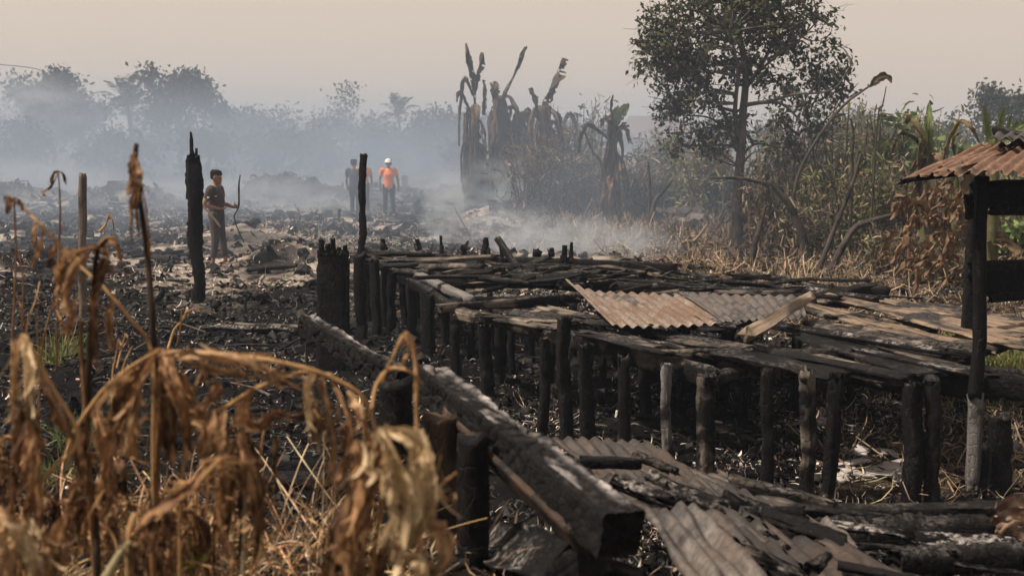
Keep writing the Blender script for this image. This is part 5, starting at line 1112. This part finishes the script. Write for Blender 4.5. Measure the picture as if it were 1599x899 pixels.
for q, (px, py, w_, h_, kind) in enumerate([
    (835, 330, 110, 110, 'b'), (880, 325, 90, 125, 'b'), (915, 335, 100, 100, 'b'), (905, 312, 90, 145, 'g'), (950, 340, 90, 90, 'b'), (985, 335, 80, 95, 'b'), (1010, 345, 80, 90, 'b'), (1035, 335, 80, 120, 'm'), (1040, 325, 80, 110, 'm'),
    (1065, 330, 90, 110, 'b'), (1075, 345, 70, 100, 'g'), (1100, 350, 90, 120, 'm'), (1120, 345, 80, 140, 'm'), (1190, 385, 90, 130, 'b'), (1200, 400, 90, 140, 'b'), (1215, 345, 90, 170, 'm'), (1250, 350, 100, 180, 'm'), (1270, 390, 90, 130, 'g'), (1300, 380, 110, 170, 'g'), (1330, 350, 110, 175, 'g'),
    (1345, 400, 110, 160, 'g'), (1370, 360, 120, 190, 'g'), (1240, 372, 90, 175, 'm'), (1300, 350, 110, 190, 'm'), (1420, 345, 100, 165, 'g'), (1400, 400, 100, 140, 'm'), (1410, 370, 110, 180, 'G'), (1440, 390, 110, 150, 'b'), (1470, 400, 110, 120, 'b'), (1500, 385, 120, 130, 'b'), (1560, 380, 110, 110, 'm'), (1455, 345, 110, 140, 'G'), (1590, 405, 70, 60, 'G'), (1500, 345, 110, 110, 'g'), (1550, 340, 120, 110, 'G'), (1620, 350, 120, 130, 'G'), (1310, 400, 80, 80, 'b'), (1235, 400, 70, 70, 'b'), (1390, 430, 90, 70, 'b'), (1440, 440, 90, 70, 'b'), (1480, 450, 80, 60, 'b')]):
    big = {'b': ('dry_shrub', MIXB, 'withered brown shrub in the dry thicket on the right', .28, .35), 'm': ('dry_shrub', MIXB + DRYG, 'half green half withered shrub in the thicket on the right', .25, .3), 'g': ('green_shrub', DRYG + BROWN[:1] + [(.07, .085, .03)], 'dusty green shrub in the thicket on the right', .24, .1), 'G': ('green_shrub', [(.10, .15, .045), (.15, .20, .06), (.07, .10, .03)], 'fresh green leafy bush near the shed', .24, .0)}[kind]
    near = py > 370
    shrub(big[2], px, py, w_, h_, 200 + q, 42, 1000 if kind == 'b' else 1000, big[3] * (.62 if near else 1.0), big[1], (.13, .10, .07) if kind in 'bm' else (.10, .09, .05), big[0], big[4], 'thicket ' + {'b': 'of withered brown shrubs', 'm': 'of half green shrubs', 'g': 'of dusty green shrubs', 'G': 'of fresh green bushes'}[kind], ribbon=kind != 'G', asp=7 if kind == 'b' else 4.5)
# heap of big dry leaves by the shed
hr = random.Random(4)
t = thing('dry_leaf_heap', gpx(1450, 420), 'heap of large curled dead leaves left of the shed', 'leaf heap')
for q in range(80):
    px = hr.uniform(1395, 1505); py = hr.uniform(300, 430); c = at(px, py, 13.2 + hr.uniform(-.6, .9))
    d = Vector((hr.uniform(-1, 1), hr.uniform(-.4, .4), hr.uniform(-.9, .5))).normalized() * hr.uniform(.15, .4)
    m = MB(); g = hr.random(); k1 = (.16 + .16 * g, .10 + .11 * g, .058 + .075 * g)
    m.leaf([c, c + d * .5 + Vector((0, 0, .06)), c + d + Vector((0, 0, -.08))], hr.uniform(.04, .09), fold=.8, wr=.6, rag=.5, seed=q + 700, nl=12, nw=5, twist=2, col0=(.06, .038, .022), col1=k1, rib=k1); m.build('dead_leaf', M['dry_leaf'], t)

# ------------------------------------------------------------------ dead branches
def branch(label, pts, wp, Y, seed, mat='dead_branch', forks=(), name='dead_branch', ground=True):
    P = [at(x, y, Y) for x, y in pts]
    if ground: P[-1] = Vector((P[-1].x, P[-1].y, float(gz(P[-1].x, P[-1].y)) - .05))
    t = MB(); r = wp * Y / F * .5
    t.tube(P, [r * .45, r * .8, r], k=7, n=26, rough=.14, seed=seed)
    for f in forks: t.tube([at(x, y, Y) for x, y in f], [r * .45, r * .3, r * .15], k=5, n=10, rough=.12, seed=seed + 3)
    return tag(t.build(name, M[mat], base=P[-1]), label, 'branch')
branch('thick charred branch leaning down right beside the big tree', [(1200, 282), (1232, 320), (1250, 360), (1262, 405)], 15, 19.5, 1)
branch('dead trunk standing upright behind the leaning charred branch', [(1197, 268), (1200, 310), (1204, 350), (1206, 395)], 17, 20.5, 2)
branch('dark branch slanting left beneath the big tree', [(1196, 320), (1185, 360), (1178, 385), (1172, 418)], 11, 18.5, 3, forks=[[(1190, 345), (1180, 320), (1178, 305)]])
branch('straight bare pole leaning right in the middle of the bushes', [(1345, 240), (1330, 290), (1310, 340), (1275, 408)], 9, 17.8, 4, forks=[[(1335, 275), (1350, 255), (1352, 245)]])
branch('grey limb curving up right from the bushes to the leaf heap', [(1400, 334), (1360, 345), (1330, 362), (1290, 408)], 12, 17.2, 5)
branch('burnt lower limb across the foot of the big tree', [(1110, 278), (1150, 278), (1190, 285), (1200, 290)], 8, 20.3, 6, ground=False)
branch('thin dark pole standing upright in the dry thicket', [(1012, 252), (1014, 280), (1016, 325)], 6, 25, 7)
branch('burnt sapling leaning at the thicket edge', [(1050, 280), (1035, 300), (1022, 318), (1015, 335)], 9, 24.5, 8)
branch('tall bare stalk with dangling scraps beside the big tree', [(1384, 135), (1378, 165), (1370, 195), (1360, 330)], 3, 18.5, 9, forks=[[(1380, 165), (1374, 170), (1372, 178)], [(1376, 180), (1382, 184), (1381, 190)]])
branch('thin dead pole left of the burnt banana clump', [(729, 170), (728, 220), (726, 260), (732, 318)], 5, 32.4, 10)
branch('charred snag behind the right bushes', [(1328, 185), (1332, 205), (1331, 240), (1330, 330)], 6, 19, 11, forks=[[(1332, 205), (1336, 198), (1336, 192)]])
branch('leaning dead stalk crossing the gap beside the banana clump', [(908, 195), (925, 235), (940, 262), (950, 320)], 6, 28.5, 12)
branch('curved dead stem at the right of the tree in the haze', [(1275, 252), (1290, 275), (1304, 300), (1320, 340)], 5, 20, 13)
branch('dead branch arching right above the bushes with one leaf', [(1372, 126), (1350, 140), (1310, 172), (1262, 240), (1240, 300), (1235, 385)], 6, 20, 14)
branch('bleached twig lying before the thicket', [(1105, 350), (1085, 375), (1068, 378), (1058, 374)], 8, 21.5, 15, mat='log_pale')
m = MB(); Yb = 20.0
m.leaf([at(1358, 136, Yb), at(1372, 123, Yb), at(1384, 121, Yb), at(1392, 130, Yb)], .13, fold=.7, wr=.3, rag=.5, seed=3, nl=18, nw=7, col0=(.04, .036, .026), col1=(.09, .075, .05))
o = [x for x in COL.objects if x.get('label', '').startswith('dead branch arching right')][0]; m.build('leaf', M['dry_leaf'], o)

# ------------------------------------------------------------------ house with a red roof behind the trees, overhead wire
def far_house():
    Yh = 100; b0 = G(at(1010, 240, Yh).x, Yh); t = thing('far_house', b0, 'hazy house with a dull red roof far behind the big tree', 'house')
    x0, x1 = at(965, 0, Yh).x, at(1080, 0, Yh).x; ze, zr = at(0, 214, Yh).z, at(0, 181, Yh).z; z0 = b0.z - .2
    m = MB()
    V = [(x0, Yh - 2.5, z0), (x1, Yh - 2.5, z0), (x1, Yh + 3, z0), (x0, Yh + 3, z0), (x0, Yh - 2.5, ze), (x1, Yh - 2.5, ze), (x1, Yh + 3, ze), (x0, Yh + 3, ze)]
    m.add(V, [(0, 1, 5, 4), (1, 2, 6, 5), (2, 3, 7, 6), (3, 0, 4, 7)]); m.build('wall', plain_mat('pale_plaster', (.55, .52, .48)), t)
    m = MB(); e = .35
    V = [(x0 - e, Yh - 3, ze - .1), (x1 + e, Yh - 3, ze - .1), (x1 + e, Yh + 3.4, ze - .1), (x0 - e, Yh + 3.4, ze - .1), (x0 + 1.3, Yh, zr), (x1 - 1.3, Yh, zr)]
    m.add(V, [(0, 1, 5, 4), (2, 3, 4, 5)], [(1, 2, 5), (3, 0, 4)]); m.build('roof', plain_mat('dull_red_roof', (.15, .115, .11)), t)
    for xx in (.25, .6):
        xc = x0 + (x1 - x0) * xx; m = MB(); m.timber((xc - .5, Yh - 2.53, z0 + 1.3), (xc + .5, Yh - 2.53, z0 + 1.3), .06, 1.0, n=3, rough=0, rag=0); m.build('window', plain_mat('dark_window', (.05, .05, .055), .3), t)
far_house()
m = MB(); Yw = 58
m.tube([at(-120, 92, Yw), at(0, 101, Yw), at(55, 107.5, Yw), at(74, 116, Yw)], [.022, .022, .022], k=5, n=40, col=(.1, .1, .1))
tag(m.build('overhead_wire', plain_mat('dark_cable', (.06, .055, .05)), base=at(0, 102, Yw)), 'thin overhead wire running into the tree at far left', 'wire')
# ------------------------------------------------------------------ people
SKIN = plain_mat('brown_skin', (.22, .115, .07), .55, .08, 30, .05)
HAIR = plain_mat('black_hair', (.010, .009, .008), .75, .3, 90, .5, .06)
def remesh(o, vox, smooth=3):
    r = o.modifiers.new('skin', 'REMESH'); r.mode = 'VOXEL'; r.voxel_size = vox; r.use_smooth_shade = True
    s = o.modifiers.new('smooth', 'SMOOTH'); s.iterations = smooth; s.factor = .5
def limb(m, P, R, k=10, flat=1.0, n=None, ref=(0, 0, 1)):
    P = [np.array(p, float) for p in P]
    d0 = P[0] - P[1]; d1 = P[-1] - P[-2]
    d0 = d0 / np.linalg.norm(d0) * R[0] * .6; d1 = d1 / np.linalg.norm(d1) * R[-1] * .6
    m.tube([P[0] + d0] + P + [P[-1] + d1], [R[0] * .35] + list(R) + [R[-1] * .35], k=k, n=n or len(P) * 6 + 6, flat=flat, ref=ref)
def person(label, foot, yaw, J, mats, hat=None, sleeve=.55, trouser_end=.92, prints=(), vox=.011):
    """J: joints in metres, person frame: x = facing, y = the person's left, z = up. One continuous body; clothes and hair as parts"""
    t = thing('person', foot, label, 'person'); t.rotation_euler = (0, 0, yaw)
    def bld(m, name, mat, v, s=3):
        me = np_mesh(name, np.vstack(m.V), np.vstack(m.Q), np.vstack(m.T) if m.T else None)
        o = link(name, me, mat, t); remesh(o, v, s); return o
    j = {k: np.array(v, float) for k, v in J.items()}
    body = MB()
    # torso, neck, head
    limb(body, [j['pel'], (j['pel'] + j['chest']) / 2, j['chest'], j['neck0']], [.135, .125, .15, .10], k=16, flat=.68, ref=(1, 0, 0))
    limb(body, [j['neck0'], j['neck1']], [.058, .052])
    h = j['head']; f = j['look'] / np.linalg.norm(j['look']); up = np.array((0, 0, 1.0)) ; sd = np.cross(up, f); sd /= np.linalg.norm(sd)
    limb(body, [h + up * .055 - f * .012, h - up * .02, h - up * .075 + f * .022], [.083, .082, .052], k=14)
    limb(body, [h + f * .072 + up * .008, h + f * .094 - up * .022], [.011, .016], k=8)          # nose
    limb(body, [h + f * .080 - up * .050 - sd * .02, h + f * .080 - up * .050 + sd * .02], [.010, .010], k=8)   # lips
    limb(body, [h + f * .070 - up * .085 - sd * .01, h + f * .070 - up * .085 + sd * .01], [.020, .020], k=8)   # chin
    for s in (-1, 1):
        limb(body, [h + sd * s * .082 + up * .016, h + sd * s * .084 - up * .022], [.018, .013], k=8)           # ears
    shirt = MB(); pants = MB()
    limb(shirt, [j['pel'] - (0, 0, .06), (j['pel'] + j['chest']) / 2, j['chest'], j['chest'] * .12 + j['neck0'] * .88], [.166, .152, .172, .110], k=18, flat=.86, ref=(1, 0, 0))
    limb(pants, [j['pel'] + (0, 0, .03), j['pel'] - (0, 0, .06)], [.140, .150], k=16, flat=.84, ref=(1, 0, 0))
    for s in 'lr':
        sh, el, wr, ha = j['sh' + s], j['el' + s], j['wr' + s], j['hand' + s]
        limb(body, [j['chest'] * .5 + sh * .5, sh, (sh + el) / 2, el, (el * .6 + wr * .4), wr], [.06, .055, .047, .038, .038, .025])
        d = ha - wr; d /= np.linalg.norm(d); pn = j.get('palm' + s, np.array((0, 0, -1.0))); ac = np.cross(d, pn); ac /= np.linalg.norm(ac); pn = np.cross(ac, d)
        limb(body, [wr, wr + d * .045, wr + d * .085], [.026, .036, .036], k=10, flat=.5, ref=pn)
        curl = J.get('curl' + s, .6)
        for q, (o_, L) in enumerate(((-.030, .062), (-.010, .074), (.010, .070), (.029, .055))):
            b0 = wr + d * .088 + ac * o_; p1 = b0 + (d * math.cos(curl * .5) + pn * math.sin(curl * .5)) * L * .5; p2 = p1 + (d * math.cos(curl * 1.5) + pn * math.sin(curl * 1.5)) * L * .55
            limb(body, [b0 - d * .02, b0, p1, p2], [.0095, .0095, .009, .0075], k=7)
        tb = wr + d * .035 - ac * .032; limb(body, [tb, tb + (d * .6 - ac * .8 + pn * .2) * .035, tb + (d * .85 - ac * .6 + pn * .6) * .062], [.013, .0115, .009], k=7)
        e = sh * (1 - sleeve) + el * sleeve if sleeve <= 1 else el * (2 - sleeve) + wr * (sleeve - 1)
        limb(shirt, ([j['chest'] * .5 + sh * .5, sh, e] if sleeve <= 1 else [j['chest'] * .5 + sh * .5, sh, el, e]), [.075, .078, .066] if sleeve <= 1 else [.075, .074, .056, .046])
        hp, kn, an, to = j['hip' + s], j['kn' + s], j['an' + s], j['toe' + s]
        limb(body, [hp, (hp + kn) / 2, kn, kn * .65 + an * .35, an], [.085, .072, .052, .052, .034])
        ft = to - an; ft[2] = 0; ft /= np.linalg.norm(ft); hl = np.array((an[0], an[1], .03)) - ft * .035
        limb(body, [an, hl, hl + ft * .12 + (0, 0, .002), hl + ft * .215], [.036, .034, .034, .022], k=10, flat=.8)
        sdw = np.cross(ft, up)
        for q in range(5): limb(body, [hl + ft * .19 + sdw * (q - 2) * .016, hl + ft * (.235 - .007 * abs(q - 1)) + sdw * (q - 2) * .017 - (0, 0, .008)], [.010, .009], k=6)
        en = kn * (1 - (trouser_end - .5) * 2) + an * ((trouser_end - .5) * 2)
        limb(pants, [j['pel'] * .4 + hp * .6, hp, (hp + kn) / 2, kn, en], [.10, .105, .09, .072, .062])
    bld(body, 'body', SKIN, vox * .75, 2); bld(shirt, 'shirt', mats[0], vox, 3); bld(pants, 'trousers', mats[1], vox, 3)
    m = MB()
    for q, (dx, dz, rr) in enumerate([(-.02, .088, .078), (-.055, .05, .07), (-.065, -.005, .055), (.03, .105, .052), (.062, .085, .034), (-.03, .02, .066)]):
        for s in (-1, 0, 1): limb(m, [h + f * dx + up * dz + sd * s * .035, h + f * (dx - .01) + up * (dz - .012) + sd * s * .04], [rr, rr * .95], k=8)
    bld(m, 'hair', HAIR, .012, 2)
    for s in (-1, 1):
        m = MB(); c = h + f * .079 + sd * s * .031 + up * .012
        limb(m, [c - sd * .008, c + sd * .008], [.009, .009], k=8); me = np_mesh('eye', np.vstack(m.V), np.vstack(m.Q), np.vstack(m.T)); link('eye', me, HAIR, t)
    if hat is not None:
        m = MB(); n = 16; th = np.arange(n) / n * 2 * np.pi
        R = []
        for zz, r in ((.035, .118), (.045, .112), (.08, .108), (.115, .09), (.14, .055), (.15, .01)): R.append(np.stack([h[0] + np.cos(th) * r * 1.08 * (1 + .12 * (zz < .04) * (np.cos(th) > .3)), h[1] + np.sin(th) * r, np.full(n, h[2] + zz)], 1))
        m.rings(R); me = np_mesh('helmet', np.vstack(m.V), np.vstack(m.Q), np.vstack(m.T), None, True); link('helmet', me, hat, t)
    for (nm, c, sx, sz, nrm, mat) in prints:
        # flat print lying on the cloth: a small patch following the chest curve
        c = np.array(c, float); nrm = np.array(nrm, float); nrm /= np.linalg.norm(nrm); ax = np.cross((0, 0, 1.0), nrm); ax /= np.linalg.norm(ax)
        U, Vv = np.meshgrid(np.linspace(-1, 1, 9), np.linspace(-1, 1, 4), indexing='ij')
        P = c + U[..., None] * ax * sx / 2 + Vv[..., None] * np.array((0, 0, 1.0)) * sz / 2 - (U ** 2)[..., None] * nrm * sx * .16
        i = np.arange(8)[:, None] * 4; jj = np.arange(3)[None]; Q = np.stack([i + jj, i + 4 + jj, i + 5 + jj, i + 1 + jj], -1).reshape(-1, 4)
        link(nm, np_mesh(nm, P.reshape(-1, 3), Q), mat, t)
    return t
BASEJ = dict(pel=(0, 0, .93), chest=(.01, 0, 1.24), neck0=(.0, 0, 1.40), neck1=(.02, 0, 1.48), head=(.03, 0, 1.57), look=(1, 0, -.1),
             shl=(0, .185, 1.37), shr=(0, -.185, 1.37), ell=(-.02, .25, 1.10), elr=(-.02, -.25, 1.10), wrl=(.05, .27, .86), wrr=(.05, -.27, .86), handl=(.07, .27, .78), handr=(.07, -.27, .78),
             palml=(0, -1, 0), palmr=(0, 1, 0), hipl=(0, .09, .90), hipr=(0, -.09, .90), knl=(.03, .11, .49), knr=(.03, -.11, .49), anl=(-.01, .13, .08), anr=(-.01, -.13, .08), toel=(.2, .14, .02), toer=(.2, -.14, .02))
tee = plain_mat('charcoal_tee', (.052, .040, .038), .9, .2, 25, .4)
dark_trs = plain_mat('grey_trousers', (.062, .058, .055), .9, .3, 18, .5)
white_print = plain_mat('white_print', (.6, .58, .55), .8, .1)
orange = plain_mat('orange_shirt', (.75, .20, .055), .85, .15, 20, .3)
navy = plain_mat('dark_trousers', (.022, .024, .03), .9, .2, 18, .4)
brown_tee = plain_mat('dark_brown_tee', (.035, .030, .028), .9, .2, 20, .4)
helmet_white = plain_mat('white_helmet', (.75, .74, .72), .4, .05)
# the barefoot man with the branch, facing right
f1 = gpx(341, 416)
J = dict(BASEJ); J.update(look=(1, -.25, -.28), head=(.045, -.005, 1.565), elr=(-.10, -.26, 1.10), wrr=(.13, -.17, 1.03), handr=(.22, -.13, 1.03), palmr=(0, .2, 1), ell=(.04, .25, 1.10), wrl=(.27, .13, 1.04), handl=(.35, .09, 1.06), palml=(0, -1, .2), curll=1.3, curlr=1.1,
         knl=(.05, .10, .49), anl=(.10, .10, .08), toel=(.3, .10, .02), knr=(.01, -.11, .49), anr=(-.05, -.11, .08), toer=(.16, -.16, .02))
P1 = person('barefoot man in a dark grey tee holding a curved branch', f1, -.12, J, (tee, dark_trs), trouser_end=.86,
       prints=[('shirt_print', (.075, -.148, 1.24), .09, .03, (.55, -.83, 0), white_print), ('sleeve_print', (-.03, -.285, 1.235), .07, .035, (-.1, -1, 0), white_print)])
def local1(x, y, z):
    c, s = math.cos(-.12), math.sin(-.12); return Vector((f1.x + x * c - y * s, f1.y + x * s + y * c, f1.z + z))
m = MB(); m.tube([at(375, 273, f1.y - .1), at(373, 290, f1.y - .1), local1(.40, .05, 1.08), at(365, 338, f1.y - .1)], [.010, .016, .018, .012], k=7, n=22, rough=.1, seed=1); m.tube([at(366, 338, f1.y - .1), at(369, 352, f1.y - .1), at(381, 379, f1.y - .1)], [.012, .012, .009], k=6, n=14, rough=.1)
tag(m.build('curved_branch', M['dead_branch'], base=local1(.40, .05, 1.08)), 'curved bow shaped branch in the hand of the man in grey', 'branch')
m = MB(); m.tube([local1(-.16, -.30, 1.14), local1(.02, -.29, .94), local1(.18, -.27, .72)], [.017, .018, .021], k=8, n=12); tag(m.build('tool_handle', M['log_pale'], base=local1(.02, -.3, .94)), 'plain wooden tool handle under the arm of the man in grey', 'tool handle')
# the far man in a dark shirt, back to us, stepping away
f2 = G(at(554, 333, 31.2).x, 31.2)
J = dict(BASEJ); J.update(elr=(-.06, -.27, 1.10), wrr=(-.03, -.32, .86), handr=(-.02, -.33, .78), ell=(.05, .26, 1.10), wrl=(.16, .30, .90), handl=(.2, .3, .82), knl=(.08, .10, .49), anl=(.10, .12, .08), toel=(.3, .12, .02), anr=(-.08, -.12, .08), toer=(.12, -.13, .02))
person('bareheaded man in dark tee and trousers beside the slim charred post', f2, 1.35, J, (brown_tee, navy), sleeve=.6, trouser_end=.96, vox=.013)
f3 = G(at(569, 338, 32.2).x, 32.2)
J = dict(BASEJ); J.update(elr=(-.06, -.27, 1.10), wrr=(.0, -.33, .86), handr=(.02, -.34, .78), shl=(0, .185, 1.37), look=(1, .3, -.1))
person('helmeted man in orange mostly hidden behind the slim charred post', f3, -1.75, J, (orange, navy), hat=helmet_white, sleeve=.6, trouser_end=.96, vox=.013)
f4 = G(at(608, 337, 31.0).x, 31.0)
J = dict(BASEJ); J.update(ell=(-.03, .27, 1.10), wrl=(-.02, .29, .86), handl=(-.0, .29, .78), elr=(-.05, -.27, 1.10), wrr=(.03, -.27, .86), handr=(.04, -.26, .78), look=(1, -.35, .0))
person('man in bright orange shirt and white helmet standing in the smoke', f4, -1.5, J, (orange, navy), hat=helmet_white, sleeve=.62, trouser_end=.96, vox=.013, prints=[('shirt_print', (.128, .0, 1.29), .17, .05, (1, 0, 0), white_print)])

# ------------------------------------------------------------------ smoke and haze
def volume_mat(name, dens, col, aniso=.3, absorb=(0, 0, 0), noise=None, fall=None, thr=(.42, .72), height=None):
    m = bpy.data.materials.new(name); m.use_nodes = True; t = m.node_tree; t.nodes.clear()
    o = t.nodes.new('ShaderNodeOutputMaterial'); v = t.nodes.new('ShaderNodeVolumePrincipled'); t.links.new(v.outputs[0], o.inputs['Volume'])
    if fall: m.cycles.volume_step_rate = .5
    v.inputs['Color'].default_value = (*col, 1); v.inputs['Density'].default_value = dens; v.inputs['Anisotropy'].default_value = aniso
    if noise:
        tc = t.nodes.new('ShaderNodeTexCoord'); g = nd(t, 'ShaderNodeTexNoise', i_Scale=noise, i_Detail=3.0, i_Roughness=.55, i_Distortion=.6)
        mp = nd(t, 'ShaderNodeMapping'); mp.inputs['Scale'].default_value = (1, 1, 1.5); t.links.new(tc.outputs['Object'], mp.inputs[0]); t.links.new(mp.outputs[0], g.inputs['Vector'])
        d = ramp(t, g.outputs[0], [(thr[0], 0.0), (thr[1], 1.0)]).outputs[0]
        if fall:      # soft ball: object space is scaled to -1..1
            gen = nd(t, 'ShaderNodeTexCoord'); mp2 = nd(t, 'ShaderNodeMapping'); mp2.inputs['Location'].default_value = (-.5, -.5, -.5); t.links.new(gen.outputs['Generated'], mp2.inputs[0])
            ln = nd(t, 'ShaderNodeVectorMath', operation='LENGTH'); t.links.new(mp2.outputs[0], ln.inputs[0])
            d = mth(t, 'MULTIPLY', d, ramp(t, mth(t, 'MULTIPLY', ln.outputs['Value'], 2.0), [(.1, 1.0), (.98, 0.0)]).outputs[0])
        if height:
            gen = nd(t, 'ShaderNodeTexCoord'); sp = nd(t, 'ShaderNodeSeparateXYZ'); t.links.new(gen.outputs['Generated'], sp.inputs[0])
            d = mth(t, 'MULTIPLY', mth(t, 'ADD', d, height), ramp(t, sp.outputs[2], [(.0, 1.0), (.35, .75), (1.0, 0.0)]).outputs[0])
            for ax in (0, 1):
                d = mth(t, 'MULTIPLY', d, ramp(t, sp.outputs[ax], [(0.0, 0.0), (.16, 1.0), (.84, 1.0), (1.0, 0.0)]).outputs[0])
        t.links.new(mth(t, 'MULTIPLY', d, dens), v.inputs['Density'])
    return m
def box_obj(name, lo, hi, mat):
    c = (Vector(lo) + Vector(hi)) / 2; h = (Vector(hi) - Vector(lo)) / 2
    V = [(sx * h.x, sy * h.y, sz * h.z) for sz in (-1, 1) for sx, sy in ((-1, -1), (1, -1), (1, 1), (-1, 1))]
    return link(name, np_mesh(name, V, [(3, 2, 1, 0), (4, 5, 6, 7), (0, 1, 5, 4), (1, 2, 6, 5), (2, 3, 7, 6), (3, 0, 4, 7)]), mat, None, c)
tag(box_obj('haze', (-425, -45, -1.6), (425, 425, 14), volume_mat('haze_air', .0017, (.56, .66, .82), .1)), kind='stuff')
tag(box_obj('smoke', (-75, 15, -.4), (14, 78, 5.4), volume_mat('drifting_smoke', .042, (.50, .63, .82), .1, noise=.16, thr=(.36, .66), height=.6)), 'bluish smoke drifting low over the burnt field', 'smoke', kind='stuff')
for q, (px, py, Yp, rx, rz, dn) in enumerate([(704, 356, 22.5, .8, 1.3, 4.5), (778, 312, 33, 2.6, 1.7, 1.9), (905, 384, 17.5, 1.9, .6, 1.3), (815, 374, 19, 1.3, .75, 1.5), (470, 330, 33, 3.6, .55, 1.0), (20, 305, 42, 6.0, 1.8, 1.0), (330, 312, 38, 7.0, .95, 1.0), (770, 345, 27, .7, 1.1, 2.0), (35, 165, 62, 5.0, 2.8, .35)]):
    c = at(px, py, Yp)
    tag(box_obj('smoke', (c.x - rx, Yp - rx, c.z - rz), (c.x + rx, Yp + rx, c.z + rz), volume_mat('smoke_plume', dn, (.70, .78, .88), .0, noise=1.9 / max(.6, rx * .6), fall=True, thr=(.42, .66))), ['white smoke puff rising just behind the burnt floor', 'smoke rolling at the foot of the burnt banana clump', 'blue smoke creeping along the right back edge of the floor', 'thin smoke behind the stubs of the burnt floor', 'low smoke strip in front of the dark shirted man', 'white smoke bank at the far left', 'smoke strip behind the barefoot man', 'thin wisp of smoke rising right of the white puff', 'smoke drifting past the large left tree'][q], 'smoke', kind='stuff')

# ------------------------------------------------------------------ which one of many: counted from the left
ORD = 'first second third fourth fifth sixth seventh eighth ninth tenth eleventh twelfth thirteenth fourteenth fifteenth sixteenth seventeenth eighteenth nineteenth twentieth'.split()
def ordinal(n):
    if n < 20: return ORD[n]
    return ('twenty-', 'thirty-')[(n + 1) // 10 - 2] + ORD[(n + 1) % 10 - 1] if (n + 1) % 10 else 'thirtieth'
for grp, what, where in (('far smoky treeline', 'hazy bushy tree', 'in the far smoky treeline'), ('thicket of withered brown shrubs', 'withered brown shrub', 'in the dry thicket'), ('thicket of half green shrubs', 'half green half withered shrub', 'in the thicket'),
                         ('thicket of dusty green shrubs', 'dusty green shrub', 'in the thicket'), ('thicket of fresh green bushes', 'fresh green leafy bush', 'around the shed'), ('tangle of withered plants', 'tangled withered plant', 'low at the lower left'), ('heap of pale slabs', 'pale grey broken slab', 'in the heap beneath the floor')):
    os_ = sorted([o for o in COL.objects if o.get('group') == grp and o.parent is None], key=lambda o: o.location.x / max(.5, o.location.y))
    for n, o in enumerate(os_): o['label'] = '%s, %s from the left %s' % (what, ordinal(n), where)
